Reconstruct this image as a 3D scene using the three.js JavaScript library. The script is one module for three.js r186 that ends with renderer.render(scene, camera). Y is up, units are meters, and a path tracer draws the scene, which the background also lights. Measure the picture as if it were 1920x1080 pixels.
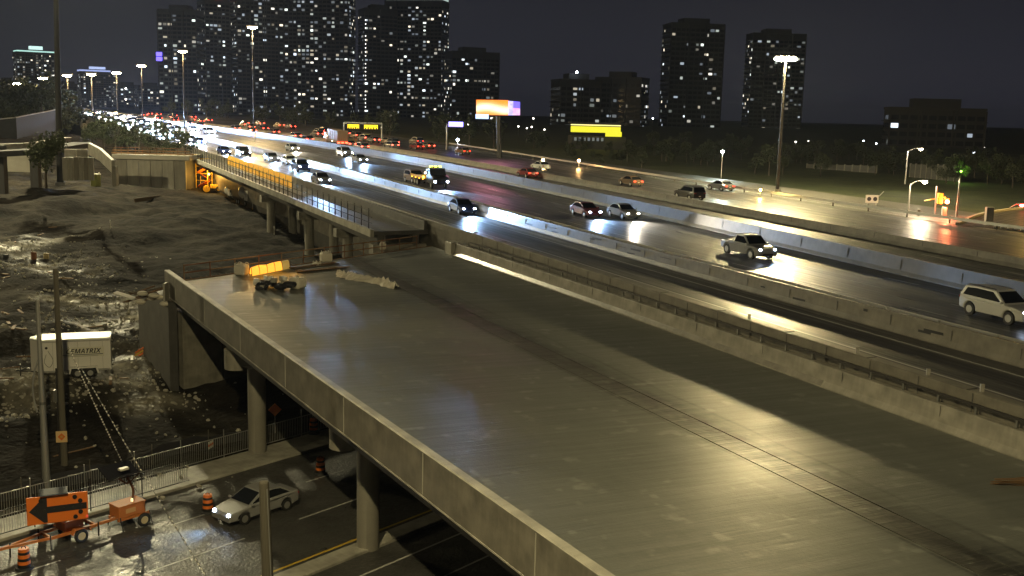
import * as THREE from 'three';
import { mergeGeometries, mergeVertices, toCreasedNormals } from 'three/addons/utils/BufferGeometryUtils.js';
import { RoundedBoxGeometry } from 'three/addons/geometries/RoundedBoxGeometry.js';
import { RectAreaLightUniformsLib } from 'three/addons/lights/RectAreaLightUniformsLib.js';
RectAreaLightUniformsLib.init();

// ---------------------------------------------------------------- camera, sky, light, exposure
const scene = new THREE.Scene();
const CAM_H = 21.5, FOCAL = 2000, PITCH = Math.atan(325 / FOCAL), ROLL = 0.025;
const camera = new THREE.PerspectiveCamera(2 * Math.atan(540 / FOCAL) * 180 / Math.PI, 16 / 9, 0.5, 20000);
camera.rotation.order = 'YXZ';
camera.position.set(0, CAM_H, 0);
camera.rotation.set(-PITCH, 0, ROLL);
scene.add(camera);

const renderer = new THREE.WebGLRenderer({ antialias: true });
renderer.setSize(1024, 576);
renderer.toneMapping = THREE.LinearToneMapping;
renderer.toneMappingExposure = 1.0;
renderer.shadowMap.enabled = true;

{ // overcast city night sky, a little brighter towards the downtown glow on the horizon
  const W = 256, Hh = 128, d = new Float32Array(W * Hh * 4);
  for (let j = 0; j < Hh; j++) for (let i = 0; i < W; i++) {
    const el = ((j + 0.5) / Hh - 0.5) * Math.PI, az = ((i + 0.5) / W) * 2 * Math.PI - Math.PI;
    const up = Math.max(0, Math.sin(el)), glow = Math.exp(-up * 3.2);
    const towards = 0.5 + 0.5 * Math.cos(az - (-2.02));             // towards the west end of the motorway
    const k = 0.55 + 0.45 * Math.pow(towards, 2.0);
    const o = (j * W + i) * 4, cl = 0.94 + 0.12 * (Math.sin(az * 5 + 3 * Math.sin(el * 9)) * Math.sin(el * 14 + 2 * Math.sin(az * 3))), b = (0.0066 + 0.0088 * glow) * (0.70 + 0.85 * k * glow) * cl;
    d[o] = b * 0.95; d[o + 1] = b * 0.96; d[o + 2] = b * 1.34; d[o + 3] = 1;
  }
  const t = new THREE.DataTexture(d, W, Hh, THREE.RGBAFormat, THREE.FloatType);
  t.mapping = THREE.EquirectangularReflectionMapping; t.magFilter = THREE.LinearFilter; t.minFilter = THREE.LinearFilter; t.needsUpdate = true;
  scene.background = t; scene.environment = t;
}
const cityGlow = new THREE.DirectionalLight(new THREE.Color().setRGB(1, 0.95, 0.88), 0.012); // very dim directional, added to stand for the overcast city glow
cityGlow.position.set(60, 120, 40); cityGlow.castShadow = true; cityGlow.shadow.radius = 40; scene.add(cityGlow);

// big street lamps: [position, candela, colour, size]; their poles and heads stand in the section "lamps"
const SODIUM = [1, 0.83, 0.43];
const lampLight = (x, y, z, cd, c = SODIUM, radius = 12) => {
  const l = new THREE.PointLight(new THREE.Color().setRGB(...c), cd); l.position.set(x, y, z); l.castShadow = true; l.shadow.radius = radius; scene.add(l); return l;
};

scene.fog = new THREE.FogExp2(new THREE.Color().setRGB(0.62, 0.74, 1.0), 0.00006); // wet night air and spray

// ---------------------------------------------------------------- pixels of the 1920 x 1080 photograph to points of the place
const camM = new THREE.Matrix4().makeRotationFromEuler(new THREE.Euler(-PITCH, 0, ROLL, 'YXZ'));
const V = (x, y, z) => new THREE.Vector3(x, y, z);
// motorway frame: s runs along the road away from the camera, o across it towards north
const EX = -0.44, EZ = -0.898, NX = 0.898, NZ = -0.44;
const so = (s, o, y = 0) => V(EX * s + NX * o, y, EZ * s + NZ * o);
const sOf = (p) => p.x * EX + p.z * EZ, oOf = (p) => p.x * NX + p.z * NZ;
const rayOf = (px, py) => V((px - 960) / FOCAL, (540 - py) / FOCAL, -1).applyMatrix4(camM);
const at = (px, py, h, g = 0) => { const d = rayOf(px, py), t = (h - CAM_H) / (d.y - g * (d.x * EX + d.z * EZ)); return V(d.x * t, CAM_H + d.y * t, d.z * t); };
const away = (px, py, dist) => { const d = rayOf(px, py), t = dist / Math.hypot(d.x, d.z); return V(d.x * t, CAM_H + d.y * t, d.z * t); };
const GRADE = 0.018, ROAD0 = 9.4;
const landH = (s) => ROAD0 + GRADE * Math.min(470, Math.max(-120, s));
const onRoad = (px, py) => at(px, py, ROAD0, GRADE);
const deckH = (s) => 7.75 + 0.015 * s;
// Leslie frame: l along the street under the bridge, m across it towards the camera's right
const LX = 0.629, LZ = -0.777, MX = 0.777, MZ = 0.629;
const lm = (l, m, y = 0) => V(LX * l + MX * m, y, LZ * l + MZ * m);

// ---------------------------------------------------------------- helpers
let seed = 20251019;
const rnd = () => { seed |= 0; seed = seed + 0x6D2B79F5 | 0; let t = Math.imul(seed ^ seed >>> 15, 1 | seed); t = t + Math.imul(t ^ t >>> 7, 61 | t) ^ t; return ((t ^ t >>> 14) >>> 0) / 4294967296; };
const R = (a, b) => a + (b - a) * rnd();
const pick = (a) => a[Math.floor(rnd() * a.length)];
const used = new Map();
const numbered = (n) => { const k = used.get(n) || 0; used.set(n, k + 1); return k ? n + '_' + String(k).padStart(3, '0') : n; };
const tag = (o, label, category, group, kind) => { if (label) o.userData.label = label; if (category) o.userData.category = category; if (group) o.userData.group = group; if (kind) o.userData.kind = kind; return o; };
function thing(name, label, category, pos = V(0, 0, 0), turn = 0, group) {
  const o = new THREE.Group(); o.name = numbered(name); o.position.copy(pos); o.rotation.y = turn; scene.add(o);
  return tag(o, label, category, group);
}
const shade = (o) => { o.castShadow = true; o.receiveShadow = true; return o; };
function part(name, geo, mat, parent, kind) {
  if (Array.isArray(geo)) geo = merge(geo);
  const o = shade(new THREE.Mesh(geo, mat)); o.name = name; parent.add(o); if (kind) o.userData.kind = kind; return o;
}
function solo(name, geo, mat, label, category, group, pos, turn) { // a thing that is one mesh
  if (Array.isArray(geo)) geo = merge(geo);
  const o = shade(new THREE.Mesh(geo, mat)); o.name = numbered(name); if (pos) o.position.copy(pos); if (turn) o.rotation.y = turn; scene.add(o);
  return tag(o, label, category, group);
}
function struct(name, geo, mat, kind = 'structure') {
  if (Array.isArray(geo)) geo = merge(geo);
  const o = shade(new THREE.Mesh(geo, mat)); o.name = numbered(name); o.userData.kind = kind; scene.add(o); return o;
}
function copyOf(o, pos, turn, label, category) {
  const c = o.clone(); c.name = numbered(o.userData.base || o.name); scene.add(c); c.position.copy(pos); c.rotation.y = turn ?? o.rotation.y;
  c.userData = { ...o.userData, label: label || o.userData.label }; if (category) c.userData.category = category; return c;
}
function merge(list) {
  const l = list.filter(Boolean).map((g) => { g = g.index ? g.toNonIndexed() : g; for (const k of Object.keys(g.attributes)) if (!['position', 'normal', 'uv'].includes(k)) g.deleteAttribute(k); if (!g.attributes.uv) g.setAttribute('uv', new THREE.BufferAttribute(new Float32Array(g.attributes.position.count * 2), 2)); return g; });
  return mergeGeometries(l);
}
const box = (w, h, d, x = 0, y = 0, z = 0, rx = 0, ry = 0, rz = 0) => { const g = new THREE.BoxGeometry(w, h, d); if (rx || ry || rz) g.applyMatrix4(new THREE.Matrix4().makeRotationFromEuler(new THREE.Euler(rx, ry, rz))); g.translate(x, y, z); return g; };
const rbox = (w, h, d, r, x = 0, y = 0, z = 0, ry = 0) => { const g = new RoundedBoxGeometry(w, h, d, 2, r); if (ry) g.rotateY(ry); g.translate(x, y, z); return g; };
const cyl = (r0, r1, h, n = 12, x = 0, y = 0, z = 0, rx = 0, ry = 0, rz = 0) => { const g = new THREE.CylinderGeometry(r1, r0, h, n); if (rx || ry || rz) g.applyMatrix4(new THREE.Matrix4().makeRotationFromEuler(new THREE.Euler(rx, ry, rz))); g.translate(x, y, z); return g; }; // centred at x, y, z
const bar = (a, b, r, n = 6, r2) => { const d = b.clone().sub(a), g = new THREE.CylinderGeometry(r2 ?? r, r, d.length(), n); g.applyQuaternion(new THREE.Quaternion().setFromUnitVectors(V(0, 1, 0), d.clone().normalize())); g.translate((a.x + b.x) / 2, (a.y + b.y) / 2, (a.z + b.z) / 2); return g; };
const beam = (a, b, w, h) => { const d = b.clone().sub(a), L = d.length(), g = new THREE.BoxGeometry(w, h, L); g.applyQuaternion(new THREE.Quaternion().setFromUnitVectors(V(0, 0, 1), d.normalize())); g.translate((a.x + b.x) / 2, (a.y + b.y) / 2, (a.z + b.z) / 2); return g; };
const tube = (pts, r, n = 24, m = 6) => new THREE.TubeGeometry(new THREE.CatmullRomCurve3(pts), n, r, m);
// sweep a closed profile [[across, up] ...] along a path; uv in metres
function sweep(profile, path, closed = true, caps = true, upOf) {
  const P = [], U = [], I = [], n = path.length, m = profile.length, lat = path.map((p, i) => { const a = path[Math.max(0, i - 1)], b = path[Math.min(n - 1, i + 1)]; const d = b.clone().sub(a); return V(-d.z, 0, d.x).normalize(); });
  let len = 0; const S = path.map((p, i) => (i ? (len += p.distanceTo(path[i - 1])) : 0));
  const segs = closed ? m : m - 1;
  for (let k = 0; k < segs; k++) {
    const a = profile[k], b = profile[(k + 1) % m]; let t0 = 0; for (let q = 0; q < k; q++) t0 += Math.hypot(profile[q + 1][0] - profile[q][0], profile[q + 1][1] - profile[q][1]);
    const t1 = t0 + Math.hypot(b[0] - a[0], b[1] - a[1]), base = P.length / 3;
    for (let i = 0; i < n; i++) for (const [q, t] of [[a, t0], [b, t1]]) { P.push(path[i].x + lat[i].x * q[0], path[i].y + q[1], path[i].z + lat[i].z * q[0]); U.push(S[i], t); }
    for (let i = 0; i < n - 1; i++) { const o = base + i * 2; I.push(o, o + 1, o + 2, o + 1, o + 3, o + 2); }
  }
  if (closed && caps) for (const i of [0, n - 1]) {
    const tri = THREE.ShapeUtils.triangulateShape(profile.map((q) => new THREE.Vector2(q[0], q[1])), []), base = P.length / 3;
    for (const q of profile) { P.push(path[i].x + lat[i].x * q[0], path[i].y + q[1], path[i].z + lat[i].z * q[0]); U.push(q[0], q[1]); }
    for (const f of tri) i ? I.push(base + f[0], base + f[2], base + f[1]) : I.push(base + f[0], base + f[1], base + f[2]);
  }
  const g = new THREE.BufferGeometry(); g.setAttribute('position', new THREE.Float32BufferAttribute(P, 3)); g.setAttribute('uv', new THREE.Float32BufferAttribute(U, 2)); g.setIndex(I);
  const f = g.toNonIndexed(); f.computeVertexNormals(); return f;
}
// flat ribbon between two equally long paths, uv in metres (u along)
function ribbon(A, B) {
  const P = [], U = [], I = []; let s = 0;
  for (let i = 0; i < A.length; i++) { if (i) s += A[i].distanceTo(A[i - 1]); P.push(A[i].x, A[i].y, A[i].z, B[i].x, B[i].y, B[i].z); const w = A[i].distanceTo(B[i]); U.push(s, 0, s, w); }
  for (let i = 0; i < A.length - 1; i++) { const o = i * 2; I.push(o, o + 1, o + 2, o + 1, o + 3, o + 2); }
  const g = new THREE.BufferGeometry(); g.setAttribute('position', new THREE.Float32BufferAttribute(P, 3)); g.setAttribute('uv', new THREE.Float32BufferAttribute(U, 2)); g.setIndex(I); g.computeVertexNormals();
  if (g.attributes.normal.getY(0) < 0) { const id = g.index.array; for (let k = 0; k < id.length; k += 3) { const t = id[k]; id[k] = id[k + 1]; id[k + 1] = t; } g.computeVertexNormals(); }
  return g;
}
// polygon of ground points -> sheet at height y (uv in metres)
function sheet(pts, y) {
  const c = pts.map((p) => new THREE.Vector2(p.x, p.z)), tri = THREE.ShapeUtils.triangulateShape(c, []), g = new THREE.BufferGeometry();
  const P = [], U = []; for (const p of pts) { P.push(p.x, y ?? p.y, p.z); U.push(p.x, p.z); }
  g.setAttribute('position', new THREE.Float32BufferAttribute(P, 3)); g.setAttribute('uv', new THREE.Float32BufferAttribute(U, 2)); g.setIndex(tri.flat()); g.computeVertexNormals();
  if (g.attributes.normal.getY(0) < 0) { const id = g.index.array; for (let k = 0; k < id.length; k += 3) { const t = id[k]; id[k] = id[k + 1]; id[k + 1] = t; } g.computeVertexNormals(); }
  return g;
}
const profileX = (shapePts, depth, bevel = 0) => { // side profile in x, y, extruded along z and centred
  const s = new THREE.Shape(shapePts.map((p) => new THREE.Vector2(p[0], p[1])));
  const g = new THREE.ExtrudeGeometry(s, { depth: depth - 2 * bevel, bevelEnabled: bevel > 0, bevelSize: bevel, bevelThickness: bevel, bevelSegments: 2, bevelOffset: -bevel, curveSegments: 8 }); g.translate(0, 0, -(depth - 2 * bevel) / 2); return g;
};

// ---------------------------------------------------------------- noise and textures
const hash2 = (x, y, k) => { let h = Math.imul(x, 374761393) ^ Math.imul(y, 668265263) ^ Math.imul(k, 2147483647 - 977); h = Math.imul(h ^ h >>> 13, 1274126177); return ((h ^ h >>> 16) >>> 0) / 4294967296; };
const sm = (t) => t * t * (3 - 2 * t);
function tileNoise(u, v, px, py, k) { // u, v in 0..1; periodic with px by py cells
  const x = u * px, y = v * py, x0 = Math.floor(x), y0 = Math.floor(y), fx = sm(x - x0), fy = sm(y - y0);
  const w = (a, b) => hash2(((a % px) + px) % px, ((b % py) + py) % py, k);
  return (w(x0, y0) * (1 - fx) + w(x0 + 1, y0) * fx) * (1 - fy) + (w(x0, y0 + 1) * (1 - fx) + w(x0 + 1, y0 + 1) * fx) * fy;
}
const fbm = (u, v, px, py, k, oct = 4) => { let s = 0, a = 0.5, n = 0; for (let i = 0; i < oct; i++) { s += a * tileNoise(u, v, px << i, py << i, k + i * 31); n += a; a *= 0.55; } return s / n; };
const noiseAt = (x, z, k) => { const x0 = Math.floor(x), y0 = Math.floor(z), fx = sm(x - x0), fy = sm(z - y0), w = (a, b) => hash2(a, b, k); return (w(x0, y0) * (1 - fx) + w(x0 + 1, y0) * fx) * (1 - fy) + (w(x0, y0 + 1) * (1 - fx) + w(x0 + 1, y0 + 1) * fx) * fy; };
const fbmAt = (x, z, k, oct = 4) => { let s = 0, a = 0.5, n = 0; for (let i = 0; i < oct; i++) { s += a * noiseAt(x * (1 << i), z * (1 << i), k + i * 17); n += a; a *= 0.5; } return s / n; };
function tex(size, fn, sizeM, srgb = false) { // fn(u, v) -> [r, g, b] 0..1; sizeM = metres per repeat [x, y]
  const d = new Uint8Array(size * size * 4);
  for (let j = 0; j < size; j++) for (let i = 0; i < size; i++) { const c = fn((i + 0.5) / size, (j + 0.5) / size), o = (j * size + i) * 4; for (let q = 0; q < 3; q++) d[o + q] = Math.max(0, Math.min(255, Math.round(c[q] * 255))); d[o + 3] = 255; }
  const t = new THREE.DataTexture(d, size, size); t.magFilter = THREE.LinearFilter; t.minFilter = THREE.LinearFilter; t.wrapS = t.wrapT = THREE.RepeatWrapping; t.repeat.set(1 / sizeM[0], 1 / sizeM[1]); t.needsUpdate = true; return t;
}
const grey = (f) => (u, v) => { const g = f(u, v); return [g, g, g]; };
const std = (o) => { const { c, ...r } = o; const m = new THREE.MeshStandardMaterial(r); if (c) m.color.setRGB(...c); m.side = THREE.DoubleSide; return m; };
const glow = (c, k, base = [0.02, 0.02, 0.02]) => { const m = new THREE.MeshStandardMaterial({ roughness: 0.6 }); m.color.setRGB(...base); m.emissive.setRGB(...c); m.emissiveIntensity = k; m.side = THREE.DoubleSide; return m; };
// ---------------------------------------------------------------- materials (real-world base colours, linear)
const tConc = tex(512, grey((u, v) => 0.62 + 0.5 * (fbm(u, v, 5, 5, 3, 5) - 0.5) + 0.22 * (fbm(u, v, 24, 3, 9, 3) - 0.5) + (hash2(Math.floor(u * 512), Math.floor(v * 512), 4) - 0.5) * 0.06), [4.3, 3.1]);
const tConcB = tex(256, grey((u, v) => 0.5 + 0.5 * (fbm(u, v, 12, 12, 31, 4) - 0.5)), [1.3, 1.3]);
// the deck's own wear: u = s from -15 to 95 m along, v = o from 10 to 40 m across
const deckTex = (fn) => { const t = tex2(2048, 640, (u, v) => fn(-15 + u * 110, 10 + v * 30), 110, 30); return t; };
function tex2(w, h, fn, mx, my) { const d = new Uint8Array(w * h * 4); for (let j = 0; j < h; j++) for (let i = 0; i < w; i++) { const g = Math.max(0, Math.min(255, Math.round(fn((i + 0.5) / w, (j + 0.5) / h) * 255))), o = (j * w + i) * 4; d[o] = d[o + 1] = d[o + 2] = g; d[o + 3] = 255; } const t = new THREE.DataTexture(d, w, h); t.magFilter = THREE.LinearFilter; t.minFilter = THREE.LinearFilter; t.wrapS = t.wrapT = THREE.RepeatWrapping; t.repeat.set(1 / mx, 1 / my); t.needsUpdate = true; return t; }
const bandAt = (s, o) => { const w = 0.9 * (fbmAt(s / 5, 1.5, 21, 3) - 0.5), a = Math.exp(-(((o - 27.6 - w) / 1.15) ** 2)), e0 = Math.exp(-(((o - 26.25) / 0.07) ** 2)), e1 = Math.exp(-(((o - 29.0 + 0.3 * (fbmAt(s / 3, 4, 22, 2) - 0.5)) / 0.10) ** 2)); return [a, e0 + 0.8 * e1]; };
const wetAt = (s, o) => fbmAt(s / 9, o / 5, 31, 5), broom = (s, o) => fbmAt(s * 4.2 + 0.35 * o, o * 0.22, 33, 3);
const tDeck = deckTex((s, o) => { const [a, e] = bandAt(s, o), gut = Math.exp(-Math.max(0, o - 13.6 + 0.06 * s - 1.6) / 0.7) * fbmAt(s / 1.3, o * 2, 41, 3), spots = Math.max(0, fbmAt(s * 1.4, o * 1.4, 45, 3) - 0.70) * 3.0; return 0.66 + 0.34 * (wetAt(s, o) - 0.5) + 0.15 * (broom(s, o) - 0.5) + 0.10 * (fbmAt(s * 0.9, o * 3, 36, 3) - 0.5) - a * (0.20 + 0.46 * fbmAt(s * 1.1, o * 3.1, 38, 4)) - 0.28 * e * (0.5 + fbmAt(s / 2, o, 39, 2)) - 0.42 * gut + spots + (hash2(Math.floor(s * 18), Math.floor(o * 21), 7) - 0.5) * 0.06; });
const tDeckR = deckTex((s, o) => { const [a] = bandAt(s, o); return 0.62 + 0.45 * (wetAt(s + 40, o + 7) - 0.5) + 0.26 * (broom(s + 3, o) - 0.5) + 0.16 * a * (fbmAt(s * 1.7, o * 2.3, 48, 3) - 0.2); });
const tDeckB = tex(1024, grey((u, v) => 0.5 + 0.5 * (fbm(u, v, 60, 5, 81, 3) - 0.5) + 0.35 * (fbm(u, v, 9, 9, 82, 4) - 0.5) + 0.15 * (fbm(u, v, 90, 90, 83, 2) - 0.5)), [9, 9]);
const tAsph = tex(1024, grey((u, v) => 0.62 + 0.4 * (fbm(u, v, 2, 26, 91, 4) - 0.5) + 0.3 * (fbm(u, v, 8, 6, 92, 4) - 0.5) + (hash2(Math.floor(u * 1024), Math.floor(v * 1024), 8) - 0.5) * 0.16), [36, 7.4]);
const tAsphR = tex(1024, grey((u, v) => 0.56 + 0.55 * (fbm(u, v, 2, 34, 101, 4) - 0.5) + 0.25 * (fbm(u, v, 12, 8, 102, 3) - 0.5)), [36, 7.4]);
const tAsphB = tex(1024, grey((u, v) => 0.5 + 0.5 * (fbm(u, v, 4, 60, 111, 4) - 0.5) + 0.35 * (fbm(u, v, 70, 22, 112, 2) - 0.5)), [36, 7.4]);
const tStreet = tex(512, grey((u, v) => 0.62 + 0.5 * (fbm(u, v, 4, 4, 171, 5) - 0.5) + 0.35 * (fbm(u, v, 60, 60, 172, 2) - 0.5)), [7, 7]);
const tStreetR = tex(512, grey((u, v) => 0.58 + 0.75 * (fbm(u, v, 7, 7, 181, 5) - 0.5) + 0.2 * (fbm(u, v, 50, 50, 182, 2) - 0.5)), [9, 9]);
const tStreetB = tex(512, grey((u, v) => 0.5 + 0.7 * (fbm(u, v, 48, 48, 191, 3) - 0.5) + 0.4 * (fbm(u, v, 8, 8, 192, 3) - 0.5)), [5, 5]);
const tMud = tex(1024, (u, v) => { const a = fbm(u, v, 6, 6, 121, 6), b = fbm(u, v, 40, 40, 122, 3), g = 0.5 + 0.9 * (a - 0.5) + 0.5 * (b - 0.5); return [g, g * 0.97, g * 0.92]; }, [19, 19]);
const tMudR = tex(512, grey((u, v) => { const a = fbm(u, v, 7, 7, 131, 5); return 0.30 + 1.0 * Math.max(0, a - 0.30); }), [13, 13]);
const tMudB = tex(1024, grey((u, v) => 0.7 * fbm(u, v, 9, 9, 141, 5) + 0.3 * fbm(u, v, 36, 36, 142, 3)), [11, 11]);
const tGrass = tex(512, (u, v) => { const a = fbm(u, v, 8, 8, 151, 5), b = fbm(u, v, 120, 120, 152, 2), g = 0.55 + 0.6 * (a - 0.5) + 0.6 * (b - 0.5); return [g * (1 + 0.3 * (a - 0.5)), g, g * 0.9]; }, [21, 21]);
const tWood = tex(256, grey((u, v) => 0.6 + 0.5 * (fbm(u, v, 30, 2, 161, 4) - 0.5)), [0.9, 2.5]);

const M = {
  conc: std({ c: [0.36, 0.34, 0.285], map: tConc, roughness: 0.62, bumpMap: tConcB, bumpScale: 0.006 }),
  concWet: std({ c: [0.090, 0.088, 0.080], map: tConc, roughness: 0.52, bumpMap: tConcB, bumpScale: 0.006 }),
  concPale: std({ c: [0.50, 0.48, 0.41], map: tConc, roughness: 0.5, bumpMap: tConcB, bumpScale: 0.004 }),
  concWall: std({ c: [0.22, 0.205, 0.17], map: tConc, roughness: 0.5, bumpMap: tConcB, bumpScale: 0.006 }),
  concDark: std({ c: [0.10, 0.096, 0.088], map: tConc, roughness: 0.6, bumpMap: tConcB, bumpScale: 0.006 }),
  toe: std({ c: [0.34, 0.32, 0.28], map: tConc, roughness: 0.26, bumpMap: tConcB, bumpScale: 0.004 }),
  deck: std({ c: [0.168, 0.176, 0.156], map: tDeck, roughness: 0.74, roughnessMap: tDeckR, bumpMap: tDeckB, bumpScale: 0.02 }),
  joint: std({ c: [0.120, 0.118, 0.100], map: tDeck, roughness: 0.72, roughnessMap: tDeckR, bumpMap: tDeckB, bumpScale: 0.045 }),
  asphalt: std({ c: [0.062, 0.062, 0.066], map: tAsph, roughness: 0.76, roughnessMap: tAsphR, bumpMap: tAsphB, bumpScale: 0.006 }),
  street: std({ c: [0.085, 0.083, 0.078], map: tStreet, roughness: 0.88, roughnessMap: tStreetR, bumpMap: tStreetB, bumpScale: 0.03 }),
  paintW: std({ c: [0.42, 0.42, 0.40], roughness: 0.5 }),
  paintY: std({ c: [0.48, 0.34, 0.03], roughness: 0.5 }),
  mud: std({ c: [0.105, 0.088, 0.066], map: tMud, roughness: 1.0, bumpMap: tMudB, bumpScale: 0.3 }),
  gravel: std({ c: [0.30, 0.28, 0.23], map: tMud, roughness: 0.70, roughnessMap: tMudR, bumpMap: tMudB, bumpScale: 0.25 }),
  grass: std({ c: [0.075, 0.095, 0.026], map: tGrass, roughness: 0.9 }),
  soil: std({ c: [0.035, 0.033, 0.03], roughness: 0.95 }),
  wood: std({ c: [0.19, 0.14, 0.085], map: tWood, roughness: 0.8, bumpMap: tWood, bumpScale: 0.01 }),
  oldWood: std({ c: [0.16, 0.145, 0.11], map: tWood, roughness: 0.85, bumpMap: tWood, bumpScale: 0.012 }),
  lumber: std({ c: [0.30, 0.17, 0.075], map: tWood, roughness: 0.7 }),
  steel: std({ c: [0.20, 0.20, 0.19], roughness: 0.42, metalness: 0.6 }),
  steelDark: std({ c: [0.035, 0.033, 0.032], roughness: 0.5, metalness: 0.3 }),
  galv: std({ c: [0.42, 0.42, 0.40], roughness: 0.45, metalness: 0.7 }),
  rust: std({ c: [0.16, 0.065, 0.03], roughness: 0.75, metalness: 0.2 }),
  rubber: std({ c: [0.018, 0.018, 0.018], roughness: 0.7 }),
  black: std({ c: [0.012, 0.012, 0.013], roughness: 0.5 }),
  fabricBlack: std({ c: [0.014, 0.014, 0.018], roughness: 0.7 }),
  white: std({ c: [0.72, 0.70, 0.64], roughness: 0.4 }),
  bag: std({ c: [0.62, 0.58, 0.48], roughness: 0.75, bumpMap: tConcB, bumpScale: 0.04 }),
  orange: std({ c: [0.72, 0.17, 0.02], roughness: 0.45 }),
  orangeDirty: std({ c: [0.52, 0.17, 0.04], roughness: 0.55 }),
  yellow: std({ c: [0.62, 0.38, 0.03], roughness: 0.5 }),
  glass: std({ c: [0.012, 0.014, 0.017], roughness: 0.08 }),
  chrome: std({ c: [0.5, 0.5, 0.5], roughness: 0.25, metalness: 1 }),
  leafDark: std({ c: [0.030, 0.038, 0.017], roughness: 0.85 }),
  leafMid: std({ c: [0.045, 0.058, 0.022], roughness: 0.85 }),
  bark: std({ c: [0.06, 0.048, 0.036], roughness: 0.9 }),
};

// ---------------------------------------------------------------- the motorway: lines across it as functions of s
const poly = (c) => (s) => { const t = Math.min(455, Math.max(34, s)) / 100; let v = 0; for (const k of c) v = v * t + k; return v; };
const oB1 = poly([0.44, -3.67, 8.39, -5.71, 45.52]), oM = poly([0.49, -3.94, 6.24, 3.44, 57.05]), oA = poly([0.31, -3.0, 6.21, -1.46, 72.28]), oG = poly([0.37, -5.93, 23.95, -31.58, 106.66]);
const oB0 = (s) => 38.4 - 0.03 * Math.max(0, Math.min(300, s) - 150);
const ROAD_S = []; for (let s = -70; s <= 470; s += s < 160 ? 5 : 10) ROAD_S.push(s);
const along = (f, dy = 0, list = ROAD_S) => list.map((s) => so(s, typeof f === 'function' ? f(s) : f, landH(s) + dy));
const range = (a, b, st) => { const r = []; for (let s = a; s <= b + 1e-6; s += st) r.push(s); return r; };
const off = (f, d) => (s) => f(s) + d;

// ---------------------------------------------------------------- ground
struct('ground', sheet([V(-1500, 0, 300), V(900, 0, 300), V(900, 0, -1500), V(-1500, 0, -1500)], -0.35), M.soil);
{ // land north of the motorway out to the horizon, and the motorway's embankment
  const S = [...range(-900, 470, 10), 700, 1200, 2500, 6000], P = [], U = [], I = [], O = [-2600, -900, -300, 0, 30];
  const rows = S.map((s) => { const near = s <= 470; return [oG(s) + 0.3, oG(s) + 14, oG(s) + 45, 220, 400, 900, 2500, 7000].map((o, k) => so(s, o, landH(s) - (k === 0 ? 0.03 : 0) + (k === 1 ? -1.0 : k === 2 ? -1.6 : k >= 3 ? -1.2 : 0))); });
  const m = rows[0].length;
  rows.forEach((r) => r.forEach((p) => { P.push(p.x, p.y, p.z); U.push(p.x, p.z); }));
  for (let i = 0; i < rows.length - 1; i++) for (let k = 0; k < m - 1; k++) { const o = i * m + k; I.push(o, o + 1, o + m, o + 1, o + m + 1, o + m); }
  const g = new THREE.BufferGeometry(); g.setAttribute('position', new THREE.Float32BufferAttribute(P, 3)); g.setAttribute('uv', new THREE.Float32BufferAttribute(U, 2)); g.setIndex(I); g.computeVertexNormals();
  struct('grass_bank', g, M.grass);
  // far land west of the motorway's last visible stretch
  const far = [so(462, -2600, 17.0), so(462, oG(470) + 1, 17.0), so(6000, 900, 17.0), so(6000, -6000, 17.0)];
  struct('far_land', sheet(far), M.soil);
}
const roadBody = (name, fa, fb) => struct(name, ribbon(along(fa), along(fb)), M.asphalt);
roadBody('eastbound_collector_road', off(oB0, 0.2), oB1);
roadBody('eastbound_express_road', off(oB1, 0.9), oM);
roadBody('westbound_express_road', off(oM, 0.8), oA);
roadBody('westbound_collector_road', off(oA, 0.7), oG);
struct('motorway_embankment', sweep([[-0.2, -0.06], [70, -0.06], [70, -12], [-0.2, -12]].map(([a, b]) => [a, b]), along(off(oB0, 0), 0, range(-70, 470, 10))), M.concDark);
// painted lines: dashes between the lanes, solid lines at the edges
{
  const geo = [], line = (f, a, b, w = 0.14) => { const L = range(a, b, Math.min(6, b - a)); geo.push(ribbon(along(off(f, -w / 2), 0.006, L), along(off(f, w / 2), 0.006, L))); };
  for (const [f, w0, w1, lanes] of [[oB0, 0.9, 0, 1], [oB1, 3.2, 0, 4], [oM, 3.0, 0, 3], [oA, 3, 0, 5]]) for (let k = 0; k <= lanes; k++) {
    const lane = off(f, w0 + 3.6 * k), edge = k === 0 || k === lanes;
    for (let s = 0; s < 250; s += edge ? 30 : 9) line(lane, s, s + (edge ? 30 : 3));
  }
  struct('lane_markings', geo, M.paintW);
}
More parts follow.
